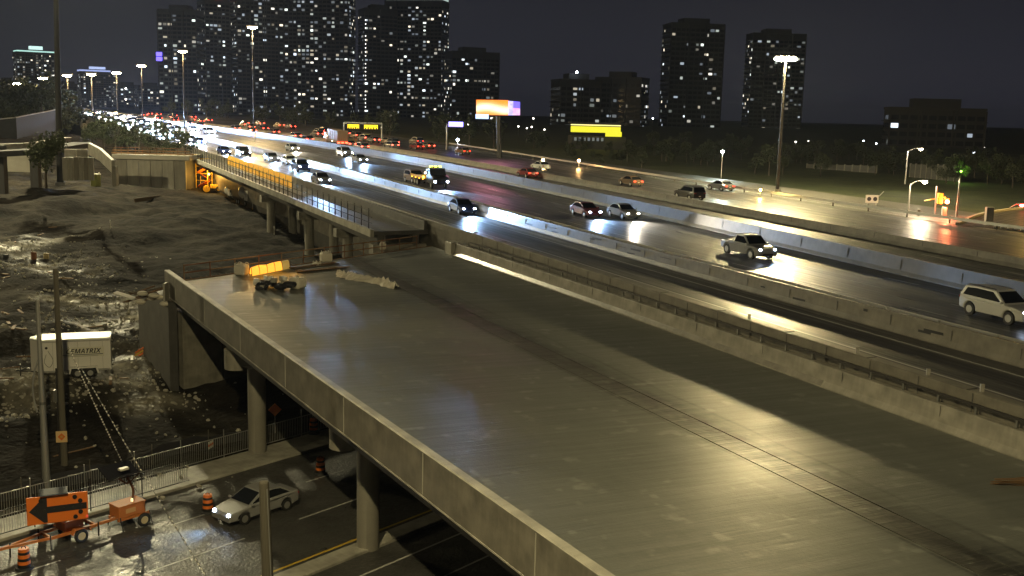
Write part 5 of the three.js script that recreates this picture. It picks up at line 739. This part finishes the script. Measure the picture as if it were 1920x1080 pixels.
{ const C = [[1795, 421], [1815, 412], [1840, 403], [1870, 397], [1905, 393], [1960, 389]].map((p) => onRoad(...p).add(V(0, 0.02, 0))), D = [[1795, 423], [1840, 425], [1880, 430], [1930, 436], [1960, 439], [1990, 442]].map((p) => onRoad(...p).add(V(0, 0.02, 0)));
  struct('ramp_road', ribbon(new THREE.CatmullRomCurve3(C).getPoints(24), new THREE.CatmullRomCurve3(D).getPoints(24)), M.asphalt); const k = thing('ramp_kerb', 'curved pale kerb of the exit ramp at the right edge', 'kerb'); part('kerb', sweep([[-0.2, -0.2], [-0.2, 0.22], [0.2, 0.22], [0.2, -0.2]], new THREE.CatmullRomCurve3(C).getPoints(24)), M.concPale, k);
  for (let q = 0; q < 5; q++) { const p = onRoad(1868 + q * 12.5, 427.5 + q * 1.4); solo('delineator', [box(0.5, 0.28, 0.16, 0, 0.14, 0), box(0.4, 0.1, 0.12, 0, 0.33, 0)], M.white, 'low white kerb block, number ' + ['one', 'two', 'three', 'four', 'five'][q] + ' from the left in the row below the ramp', 'kerb block', 'kerb blocks below the ramp', p); }
  const pb = onRoad(1853, 421); solo('crash_post', [box(0.8, 1.9, 0.5, 0, 0.95, 0), box(1.0, 0.25, 0.7, 0, 0.12, 0)], M.concPale, 'pale post with a broad foot standing on the ramp\'s asphalt', 'post', null, pb);
  lampLight(...onRoad(1985, 405).add(V(0, 8, 0)).toArray(), 900, [1, 0.62, 0.15], 12); const lb = onRoad(1985, 405), lt = thing('street_lamp', 'orange street lamp over the exit ramp, right of the picture', 'street lamp', lb); part('pole', bar(V(0, 0, 0), V(0, 8.4, 0), 0.12, 10, 0.08), M.galv, lt); part('lamp_lens', new THREE.SphereGeometry(0.22, 12, 8).translate(0, 8, 0), glow([1, 0.62, 0.15], 30), lt); }

// ---------------------------------------------------------------- towers, far buildings
const LIT = [[1, 0.95, 0.82], [1, 0.88, 0.66], [0.84, 0.94, 1], [0.90, 1, 0.92], [0.74, 0.86, 1]].flatMap((c) => [glow(c, 0.16), glow(c, 0.5), glow(c, 1.7)]);
const PANE = std({ c: [0.016, 0.018, 0.022], roughness: 0.12 });
const WALLS = [[0.045, 0.045, 0.05], [0.03, 0.03, 0.036], [0.055, 0.053, 0.05], [0.038, 0.04, 0.047]].map((c) => std({ c, map: tConc, roughness: 0.7 }));
function tower({ name = 'apartment_tower', label, x0, x1, yTop, dist, yBase = 262, fh = 2.95, bay = 3.1, lit = 0.12, turn = 0.35, depth = 20, wall = 0, rows = 0.3, balcony = true, roof = true }) {
  const cx = (x0 + x1) / 2, base = away(cx, yBase, dist), y0 = Math.min(base.y, landH(Math.max(-100, Math.min(470, sOf(base)))) - 1), topY = topOn(base, cx, yTop).y, Hh = topY - y0, yaw = Math.atan2(-base.x, -base.z) + turn; // facing the camera, turned a little
  const vis = (x1 - x0) * Math.hypot(base.x, base.z, 0) / FOCAL * 1.0, W = (vis - depth * Math.abs(Math.sin(turn))) / Math.cos(turn), D = depth, t = thing(name, label, 'building', V(base.x, y0, base.z), yaw);
  part('wall', box(W, Hh, D, 0, Hh / 2, 0), WALLS[wall], t);
  const F = Math.max(1, Math.floor((Hh - 4) / fh)), Y0 = Math.min(4.4, Hh * 0.55), dark = [], by = LIT.map(() => []), slabs = [], fr = [];
  const faces = [[W, 0, D / 2], [D, Math.PI / 2, W / 2], [D, -Math.PI / 2, W / 2]];
  for (const [fw, ry, outD] of faces) { const n = Math.max(2, Math.floor(fw / bay)), b = fw / n, colBias = []; for (let i = 0; i < n; i++) colBias.push(R(0.3, 1.8));
    for (let f = 0; f < F; f++) for (let i = 0; i < n; i++) {
      const y = Y0 + f * fh, on = rnd() < lit * 1.45 * colBias[i], w = b * (on ? R(0.42, 0.85) : 0.8), h = fh * (on ? R(0.4, 0.6) : 0.55), g = new THREE.PlaneGeometry(w, h); g.translate(-fw / 2 + (i + 0.5) * b, y, outD + 0.03); g.rotateY(ry);
      if (on) by[Math.floor(rnd() * 5) * 3 + (rnd() < 0.5 ? 0 : rnd() < 0.66 ? 1 : 2)].push(g); else dark.push(g);
    }
  }
  if (balcony) for (let f = 0; f < F; f++) slabs.push(box(W + 1.4, 0.22, D + 1.4, 0, 4.4 + f * fh - fh * 0.42, 0));
  for (let i = 0; i <= Math.floor(W / 9); i++) fr.push(box(0.6, Hh - 0.5, 0.9, -W / 2 + i * W / Math.max(1, Math.floor(W / 9)), Hh / 2, D / 2 + 0.3));
  if (dark.length) part('pane', dark, PANE, t, 'stuff'); by.forEach((l, i) => l.length && part('lit_window', l, LIT[i], t, 'stuff')); if (slabs.length) part('balcony_slab', slabs, WALLS[(wall + 1) % 4], t, 'stuff'); part('pier', fr, WALLS[wall], t, 'stuff');
  if (roof) { part('roof', box(W * 0.5, 4, D * 0.6, 0, Hh + 2, 0), WALLS[(wall + 2) % 4], t); part('parapet', box(W + 0.5, 0.9, D + 0.5, 0, Hh + 0.3, 0), WALLS[wall], t); }
  t.userData.size = undefined; return { t, W, Hh, D, F, fh };
}
const TW = [];
TW.push(tower({ label: 'tall apartment tower at the left of the cluster, behind the second motorway lamp', x0: 306, x1: 384, yTop: 22, dist: 820, lit: 0.12, turn: -0.3, wall: 1 }));
TW.push(tower({ label: 'apartment tower with a red rooftop beacon, second from the left of the cluster', x0: 378, x1: 446, yTop: 6, dist: 880, lit: 0.10, turn: 0.3 }));
TW.push(tower({ label: 'very tall apartment tower behind the highest motorway lamp', x0: 440, x1: 545, yTop: -60, dist: 860, lit: 0.15, turn: 0.25, wall: 1 }));
TW.push(tower({ label: 'very tall many windowed tower in the middle of the cluster', x0: 538, x1: 664, yTop: -75, dist: 840, lit: 0.17, turn: -0.3, wall: 3 }));
TW.push(tower({ label: 'dark tower with a vertical line of white lamps on its left corner', x0: 672, x1: 742, yTop: 20, dist: 850, lit: 0.10, turn: 0.25, wall: 1 }));
TW.push(tower({ label: 'tower with a pale lit crown at the right end of the tall cluster', x0: 722, x1: 838, yTop: 4, dist: 890, lit: 0.15, turn: -0.32, wall: 3 }));
TW.push(tower({ label: 'lower dark block right of the tower with lit crown', x0: 832, x1: 932, yTop: 100, dist: 800, lit: 0.11, turn: 0.3, wall: 1 }));
TW.push(tower({ label: 'mid rise block with a bright white roof lamp, above the yellow lit shop', x0: 1030, x1: 1122, yTop: 152, dist: 620, lit: 0.13, turn: 0.3, wall: 1, yBase: 270 }));
TW.push(tower({ label: 'mid rise block with a dotted lamp line on its left corner', x0: 1114, x1: 1212, yTop: 148, dist: 640, lit: 0.12, turn: -0.25, wall: 3, yBase: 270 }));
TW.push(tower({ label: 'lone apartment tower between the mid rise blocks and the high mast', x0: 1234, x1: 1344, yTop: 48, dist: 700, lit: 0.11, turn: 0.3, wall: 1, yBase: 275 }));
TW.push(tower({ label: 'hazy apartment tower directly behind the high mast lamp', x0: 1390, x1: 1494, yTop: 66, dist: 820, lit: 0.10, turn: 0.28, wall: 3, yBase: 275 }));
TW.push(tower({ label: 'broad slab block behind the warm street lamp on the right', x0: 1660, x1: 1824, yTop: 206, dist: 430, lit: 0.045, turn: 0.2, wall: 2, yBase: 320, fh: 3.0, depth: 14 }));
TW.push(tower({ label: 'far stepped tower crowned by greenish white light, at the far left', x0: 36, x1: 108, yTop: 100, dist: 1500, lit: 0.20, turn: 0.2, yBase: 205, depth: 25 }));
TW.push(tower({ label: 'far block with a blue lit rooftop beyond the motorway lamps', x0: 152, x1: 218, yTop: 136, dist: 1600, lit: 0.14, turn: 0.2, yBase: 205, depth: 25 }));
for (const [x0, x1, y, d, lb] of [[0, 30, 152, 1500, 'far dim block at the very left edge of the skyline'], [108, 150, 158, 1700, 'far dim block between the black mast and the blue lit rooftop'], [214, 262, 160, 1500, 'far dim block right of the blue lit rooftop'], [256, 306, 162, 1300, 'far dim block at the foot of the tall cluster']]) tower({ label: lb, x0, x1, yTop: y, dist: d, lit: 0.12, turn: 0.2, yBase: 205, depth: 25, balcony: false });
const crown = (i, y, h, w, c, k, name, lb) => { const { t, W, D, Hh } = TW[i]; part(name, [box(W * w, h, D * w + 0.4, 0, Hh + y, 0)], glow(c, k, [0.3, 0.3, 0.3]), t); };
crown(12, 1.2, 2.6, 0.96, [0.55, 0.95, 0.85], 0.9, 'lit_crown'); crown(12, 6, 5, 0.3, [0.7, 1, 0.95], 1.1, 'lit_crown'); crown(13, 1.4, 3.2, 0.98, [0.45, 0.55, 1], 0.8, 'lit_crown'); crown(13, 6, 3, 0.4, [0.5, 0.62, 1], 1.0, 'lit_crown'); crown(5, 1.6, 3.4, 0.97, [0.75, 0.95, 0.88], 0.55, 'lit_crown');
{ const { t, W, D, Hh, F, fh } = TW[4], l = []; for (let f = 2; f < F - 1; f++) if (f % 7 !== 5) l.push(new THREE.SphereGeometry(0.42, 8, 6).translate(-W / 2 + 0.8, 4.4 + f * fh, D / 2 + 0.9)); part('stair_lamp', l, glow([1, 0.97, 0.9], 3.2), t, 'stuff'); }
{ const { t, W, D, Hh, F, fh } = TW[8], l = []; for (let f = 0; f < F; f++) l.push(new THREE.SphereGeometry(0.26, 8, 6).translate(-W / 2 + 1.0, 4.4 + f * fh, D / 2 + 0.9)); part('stair_lamp', l, glow([1, 0.97, 0.9], 0.9), t, 'stuff'); }
{ const { t, W, D, Hh } = TW[7]; part('roof_lamp', new THREE.SphereGeometry(0.6, 12, 8).translate(-W * 0.12, Hh + 4.6, D / 2), glow([0.8, 0.92, 1], 40), t); }
{ const { t, W, D, Hh } = TW[1]; part('beacon', new THREE.SphereGeometry(1.2, 12, 8).translate(-2, Hh + 3.2, D / 2), glow([1, 0.06, 0.05], 9), t); }
{ const { t, W, D, Hh } = TW[0]; const l = []; for (const y of [0, 3.3]) l.push(rbox(4.2, 2.8, 0.5, 0.3, -W / 2 + 1.0, Hh - 34 + y, D / 2 + 1.6)); part('blue_sign', l, glow([0.14, 0.10, 1], 3), t); }

// ---------------------------------------------------------------- roadside signs and the shop
function screenTex(kind) { return tex(128, (u, v) => { // v up
  if (kind === 'ad') { const band = Math.exp(-(((v - 0.42 - 0.1 * Math.sin(u * 5)) / 0.24) ** 2)), k = 0.75 + 0.25 * fbm(u, v, 6, 6, 3, 3), white = Math.min(1, band * 1.2); return [1 * k, (0.22 + 0.55 * white) * k, (0.02 + 0.42 * white) * k]; }
  const n = fbm(u, v, 5, 4, 15, 3), p = u < 0.42 ? 1 : 0; return p ? [0.35 + 0.5 * n, 0.30 + 0.45 * n, 1] : v > 0.5 ? [0.22, 0.16, 1] : [1, 0.25 + 0.5 * n, 0.75]; }, [1, 1]); }
{
  const dist = 330, base = onRoad(938, 296), d0 = Math.hypot(base.x, base.z), t = thing('billboard', 'lit V shaped billboard, orange face left and violet face right, on a post', 'billboard', V(0, 0, 0)); void dist;
  const face = (a, b, c, d, m, name) => { const A = away(...a, d0), B = away(...b, d0 + (name === 'orange_face' ? 0 : 5)), C = away(...c, d0 + (name === 'orange_face' ? 0 : 5)), D = away(...d, d0), g = new THREE.BufferGeometry(); g.setAttribute('position', new THREE.Float32BufferAttribute([A, B, C, D].flatMap((p) => p.toArray()), 3)); g.setAttribute('uv', new THREE.Float32BufferAttribute([0, 1, 1, 1, 1, 0, 0, 0], 2)); g.setIndex([0, 2, 1, 0, 3, 2]); g.computeVertexNormals(); part(name, g, m, t); const back = g.clone(); back.translate(base.x / d0 * 0.3, 0, base.z / d0 * 0.3); part('backing', back, M.steelDark, t); return [A, B, C, D]; };
  const em = (tx, k, c) => { const m = new THREE.MeshStandardMaterial({ roughness: 0.4 }); m.color.setRGB(0.02, 0.02, 0.02); m.emissive.setRGB(...c); m.emissiveIntensity = k; m.emissiveMap = tx; m.side = THREE.DoubleSide; return m; };
  const f = face([893, 187], [953, 188], [953, 216], [893, 215], em(screenTex('ad'), 2.6, [1, 0.9, 1]), 'orange_face'); face([953, 189], [975, 191], [975, 216], [953, 216], em(screenTex('b'), 1.8, [0.8, 0.8, 1]), 'violet_face');
  part('post', bar(V(base.x, base.y - 2, base.z), topOn(base, 934, 217), 0.5, 12), M.steelDark, t); part('lower_panel', rbox(2.6, 0.9, 0.3, 0.05).translate(...away(904, 218.5, d0).toArray()), glow([0.45, 0.6, 1], 2.2), t);
  const mid = f[0].clone().add(f[2]).multiplyScalar(0.5), l = new THREE.RectAreaLight(new THREE.Color().setRGB(1, 0.30, 0.50), 12, f[0].distanceTo(f[1]), f[0].distanceTo(f[3])); l.position.copy(mid).add(V(-mid.x / d0 * 0.5, 0, -mid.z / d0 * 0.5)); l.lookAt(0, CAM_H - 6, 0); scene.add(l);
}
{ const b = onRoad(854, 281), tp = topOn(b, 853, 233), h = tp.y - b.y, d = Math.hypot(b.x, b.z), w = 27 * d / FOCAL, t = thing('blue_sign', 'small glowing violet blue sign on a post, left of the billboard', 'sign', b, Math.atan2(-b.x, -b.z)); part('panel', rbox(w, 9 * d / FOCAL, 0.4, 0.1, 0, h, 0), glow([0.30, 0.26, 1], 4), t); part('post', bar(V(-2, 0, 0), V(-2, h, 0), 0.18, 8), M.galv, t); }
{ // overhead gantry with two amber message boards
  const b = onRoad(640, 252), d = Math.hypot(b.x, b.z) * 0.92, t = thing('message_gantry', 'overhead gantry with two amber lit message boards', 'sign gantry'), k = d / FOCAL; const p0 = away(645, 262, d), p1 = away(716, 266, d), yt = away(680, 231, d).y;
  part('upright', bar(p0.clone().setY(p0.y - 6), p0.clone().setY(yt), 0.25, 10), M.galv, t); part('upright', bar(p1.clone().setY(p1.y - 6), p1.clone().setY(yt), 0.25, 10), M.galv, t); part('truss', beam(p0.clone().setY(yt), p1.clone().setY(yt), 0.5, 0.5), M.galv, t);
  const yaw = Math.atan2(-p0.x, -p0.z); for (const [x0, x1, y] of [[652, 673, 237], [683, 708, 238]]) { const c = away((x0 + x1) / 2, y, d - 0.8), bd = part('message_board', rbox((x1 - x0 + 3) * k, 11 * k, 0.4, 0.05).rotateY(yaw).translate(c.x, c.y, c.z), M.black, t), st = []; const n = 5; for (let i = 0; i < n; i++) for (let q = 0; q < 4; q++) { const w = (x1 - x0) * k / n; st.push(box(w * (q < 2 ? 0.2 : 0.72), (q < 2 ? 7.5 : 1.7) * k, 0.1, -(x1 - x0) * k / 2 + (i + (q === 0 ? 0.15 : q === 1 ? 0.85 : 0.5)) * w, (q < 2 ? 0 : (q === 2 ? 2.6 : -0.6 + 1.2 * (i % 2)) * k), 0.26).rotateY(yaw).translate(c.x, c.y, c.z)); } part('amber_lettering', st, glow([1, 0.72, 0.02], 2.4), bd); }
}
{ // shop with bright yellow fascia
  const d = 300, k = d / FOCAL, c = away(1116, 262, d), yaw = Math.atan2(-c.x, -c.z) + 0.12, t = thing('roadside_shop', 'low shop with a bright yellow lit fascia among the trees', 'shop', V(c.x, c.y - 2.5, c.z), yaw), W = 92 * k; const ym = glow([0.78, 0.72, 0.03], 1.3);
  part('wall', box(W * 1.1, 5, 10, 1, 1.0, -5.4), WALLS[2], t); part('fascia', rbox(W, 11 * k, 1.0, 0.1, 0, 5.3, 0.2), ym, t); part('fascia_trim', rbox(W * 1.005, 2.0 * k, 1.1, 0.1, 0, 6.5, 0.2), glow([1, 0.86, 0.30], 1.6), t); part('lower_fascia', rbox(30 * k, 9 * k, 0.8, 0.1, W * 0.36, 4.15, 0.6), ym, t); const win = []; for (let i = 0; i < 7; i++) part('shop_window', box(4.5 * k, 6 * k, 0.1, -W * 0.4 + i * 8.3 * k, 2.6, 0.1), LIT[i % 2 ? 6 : 9], t); part('roof', box(W * 1.12, 0.5, 11, 1, 7.0, -5), WALLS[1], t);
}
for (const [x0, x1, y, dd, lb, c] of [[1512, 1642, 330, 250, 'long pale low wall behind the dark shrubs, left of the slab block', M.concWet], [1706, 1800, 332, 235, 'pale wall behind the warm street lamp', M.concWet]]) { const a = away(x0, y - 2, dd), b = away(x1, y + 2, dd - 8), t = thing('noise_wall', lb, 'wall'); for (let k = 0; k < 9; k++) { const p = a.clone().lerp(b, k / 9), q = a.clone().lerp(b, (k + 0.97) / 9); part('panel', sweep([[-0.12, -1], [-0.12, 2.4], [0.12, 2.4], [0.12, -1]], [p, q]), c, t); } for (let k = 0; k <= 9; k++) { const p = a.clone().lerp(b, k / 9); part('post', box(0.3, 3.6, 0.3, p.x, p.y + 0.8, p.z), M.conc, t); } }
// low lit buildings between towers and trees
for (const [x0, x1, y0, y1, d, lb, li] of [[640, 700, 222, 250, 620, 'low block with rows of dim windows under the dotted lamp tower', 0.25], [545, 640, 222, 248, 600, 'low terrace of lit windows at the foot of the tallest towers', 0.35], [1240, 1300, 252, 280, 480, 'low lit podium of the lone tower', 0.5], [1320, 1352, 256, 278, 470, 'small lit kiosk right of the lone tower', 0.6], [1690, 1765, 302, 325, 380, 'low lit entrance building below the slab block', 0.3], [1820, 1900, 300, 330, 420, 'low dim building with bluish lights at the far right', 0.12], [950, 1030, 255, 278, 420, 'low shed with a row of small lamps below the billboard', 0.2], [1600, 1660, 262, 300, 700, 'dim far block left of the slab block', 0.08], [420, 545, 222, 246, 640, 'low row of lit shopfronts below the tower cluster', 0.3]]) tower({ name: 'low_building', label: lb, x0, x1, yTop: y0, yBase: y1, dist: d, lit: li, turn: 0.1, depth: 8, balcony: false, roof: false, wall: 1 });
// scattered city lamps: small posts with one lamp each
{
  const g = merge([bar(V(0, -6, 0), V(0, 0, 0), 0.07, 6), box(0.5, 0.14, 0.3, 0, 0.25, 0)]), lens = new THREE.SphereGeometry(0.27, 10, 8), cols = [[[1, 0.93, 0.8], 14], [[0.8, 0.9, 1], 14], [[1, 0.75, 0.4], 16], [[0.5, 0.45, 1], 18]];
  const mats = cols.map(([c, k]) => glow(c, k));
  const pts = [[1000, 222, 0], [972, 237, 0], [988, 240, 0], [997, 238, 0], [1021, 243, 0], [1042, 248, 2], [878, 233, 0], [912, 232, 2], [1224, 222, 1], [1266, 286, 0], [1272, 279, 0], [1420, 290, 1], [1405, 300, 2], [1445, 299, 2], [1492, 266, 0], [1516, 264, 0], [1619, 264, 1], [1643, 269, 1], [1646, 282, 0], [1614, 309, 2], [1586, 324, 2], [1628, 325, 2], [1640, 310, 2], [1696, 286, 0], [1737, 306, 2], [1761, 307, 2], [1681, 326, 1], [1787, 291, 0], [1826, 286, 1], [1830, 298, 0], [1837, 295, 3], [1848, 296, 3], [1845, 277, 0], [1818, 342, 1], [1870, 341, 0], [1897, 336, 0], [1905, 354, 1], [1842, 319, 2], [60, 164, 1], [101, 177, 1], [236, 186, 0], [236, 166, 0], [334, 151, 0], [408, 180, 0], [250, 253, 0], [28, 155, 0]];
  pts.forEach(([px, py, c], i) => { const p = away(px, py, px < 420 ? 900 : 360 + (i % 7) * 22), k = Math.hypot(p.x, p.z) / 400, t = thing('city_lamp', 'small distant city lamp on a post', 'lamp', p, 0, 'scattered city lamps'); t.scale.setScalar(Math.max(0.7, k)); part('post', g, M.steelDark, t); part('lamp_lens', lens, mats[c], t); });
}
// ---------------------------------------------------------------- trees
const crownGeo = (rx, ry, n, leaf) => { const P = [], I = []; const clumps = []; for (let k = 0; k < 16; k++) { const a = R(0, 6.283), e = Math.acos(R(-0.75, 1)), r = Math.pow(rnd(), 0.4); clumps.push([Math.cos(a) * Math.sin(e) * rx * r, Math.cos(e) * ry * r, Math.sin(a) * Math.sin(e) * rx * r, R(0.25, 0.45)]); }
  for (let k = 0; k < n; k++) { const c = pick(clumps), q = V(R(-1, 1), R(-1, 1), R(-1, 1)).normalize().multiplyScalar(Math.cbrt(rnd()) * c[3] * rx), o = V(c[0], c[1], c[2]).add(q), u = V(R(-1, 1), R(-1, 1), R(-1, 1)).normalize().multiplyScalar(leaf), w = V(R(-1, 1), R(-1, 1), R(-1, 1)).normalize().multiplyScalar(leaf * 0.7), b = P.length / 3; for (const s of [[0, 0], [1, 0], [0.6, 1]]) P.push(o.x + u.x * s[0] + w.x * s[1], o.y + u.y * s[0] + w.y * s[1], o.z + u.z * s[0] + w.z * s[1]); I.push(b, b + 1, b + 2); }
  const g = new THREE.BufferGeometry(); g.setAttribute('position', new THREE.Float32BufferAttribute(P, 3)); g.setIndex(I); g.computeVertexNormals(); return g; };
const treeKinds = [0, 1, 2, 3].map((k) => ({ crown: crownGeo(2.6, 2.8 + 0.4 * k, 900, 0.5).translate(0, 4.4, 0), trunk: merge([bar(V(0, -1, 0), V(0.1, 3.2, 0), 0.22, 8, 0.12), bar(V(0.1, 2.4, 0), V(1.1, 4.6, 0.3), 0.09, 6, 0.04), bar(V(0.05, 2.6, 0), V(-0.9, 4.8, -0.4), 0.09, 6, 0.04), bar(V(0.1, 3, 0), V(0.2, 5.6, 0.6), 0.08, 6, 0.03)]) }));
const placeTree = (p, sc, label, kind, group, mat = M.leafDark) => { const t = thing('tree', label, 'tree', p, R(0, 6.28), group); t.scale.set(sc * R(0.9, 1.2), sc, sc * R(0.9, 1.2)); part('trunk', treeKinds[kind].trunk, M.bark, t); part('crown', treeKinds[kind].crown, mat, t); return t; };
for (let k = 0; k < 74; k++) { const px = 1000 + 930 * (k + R(-0.3, 0.3)) / 74, dd = R(215, 300), row = k % 2, base = onRoad(px, 300).clone(), d = rayOf(px, 300), hd = Math.hypot(d.x, d.z), p = V(d.x / hd * dd, 0, d.z / hd * dd); void base; p.y = landH(sOf(p)) - 1.4; if (oOf(p) < oG(sOf(p)) + 12) { const o = oG(sOf(p)) + R(14, 40); p.copy(so(sOf(p), o, p.y)); } placeTree(p, R(0.42, 0.78) * (px > 1060 && px < 1180 ? 0.62 : 1), 'dark bushy tree in the belt beyond the grass', k % 4, 'dark trees beyond the grass'); void row; }
for (let k = 0; k < 26; k++) { const s = 250 + k * 9, p = so(s, oG(s) + R(10, 26), landH(s) - 1); placeTree(p, R(0.8, 1.2), 'far dark tree along the motorway below the towers', k % 4, 'far trees along the motorway'); }
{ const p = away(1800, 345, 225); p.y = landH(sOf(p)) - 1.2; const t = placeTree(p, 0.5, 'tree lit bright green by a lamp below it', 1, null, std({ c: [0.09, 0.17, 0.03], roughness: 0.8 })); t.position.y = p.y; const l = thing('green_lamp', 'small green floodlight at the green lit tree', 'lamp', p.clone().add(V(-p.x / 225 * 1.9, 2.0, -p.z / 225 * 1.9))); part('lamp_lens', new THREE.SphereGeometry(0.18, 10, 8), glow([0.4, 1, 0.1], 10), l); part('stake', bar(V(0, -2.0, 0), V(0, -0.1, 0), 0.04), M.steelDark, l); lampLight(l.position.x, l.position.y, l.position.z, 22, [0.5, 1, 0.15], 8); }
// left background: wall, overpass, bush, wood
{
  const a = away(-60, 272, 330), b = away(30, 262, 330), c = away(108, 240, 390), t = thing('grey_noise_wall', 'long grey noise wall along the far left road', 'wall'); part('wall', sweep([[-0.3, -3], [-0.3, 6], [0.3, 6], [0.3, -3]], [a, b, c]), std({ c: [0.014, 0.014, 0.013], map: tConc, roughness: 0.9 }), t); part('coping', sweep([[-0.4, 6], [-0.4, 6.2], [0.4, 6.2], [0.4, 6]], [a, b, c]), M.conc, t);
  const o = thing('overpass', 'small concrete overpass at the left edge with a dark opening below', 'overpass'), p0 = away(-60, 283, 170), p1 = away(60, 277, 176), p2 = away(128, 266, 186); part('edge_beam', sweep([[-0.5, -0.9], [-0.5, 0.6], [0.5, 0.6], [0.5, -0.9]], [p0, p1, p2]), M.concWall, o); part('deck', sweep([[0, -0.8], [0, 0], [4, 0], [4, -0.8]], [p0, p1, p2]), WALLS[1], o); part('parapet', sweep([[-0.6, 0.6], [-0.6, 0.75], [0.6, 0.75], [0.6, 0.6]], [p0, p1, p2]), M.conc, o); for (const [x, d] of [[2, 172], [66, 178]]) { const q = away(x, 300, d); part('pier', box(1.2, 7, 1.2, q.x, q.y - 1.4, q.z), WALLS[0], o); } const wl = away(30, 302, 190); part('back_wall', box(9, 3.4, 0.5, wl.x, wl.y, wl.z), M.concPale, o);
  const bp = away(86, 338, 160), bush = thing('bush', 'tall dark leafy bush beside the black mast', 'bush', bp); bush.scale.set(0.95, 1.1, 0.95); part('stem', treeKinds[2].trunk, M.bark, bush); part('crown', crownGeo(3.2, 3.0, 2200, 0.42).translate(0, 3.2, 0), M.leafMid, bush);
  for (let k = 0; k < 14; k++) { const px = -20 + k * 9.5, p = away(px, 235, 420 + R(-20, 30)); p.y -= 8; const t2 = placeTree(p, R(2.6, 3.4), 'big dark tree in the wood behind the grey noise wall', k % 4, 'wood behind the noise wall'); void t2; }
  for (let k = 0; k < 9; k++) { const p = away(172 + k * 22, 258 + k * 3, 246 - k * 3); p.y -= 2.2; placeTree(p, R(0.75, 1.0), 'dark bush on the crest between site and motorway', k % 4, 'bushes on the crest'); }
}
scene.updateMatrixWorld(true);
renderer.render(scene, camera);
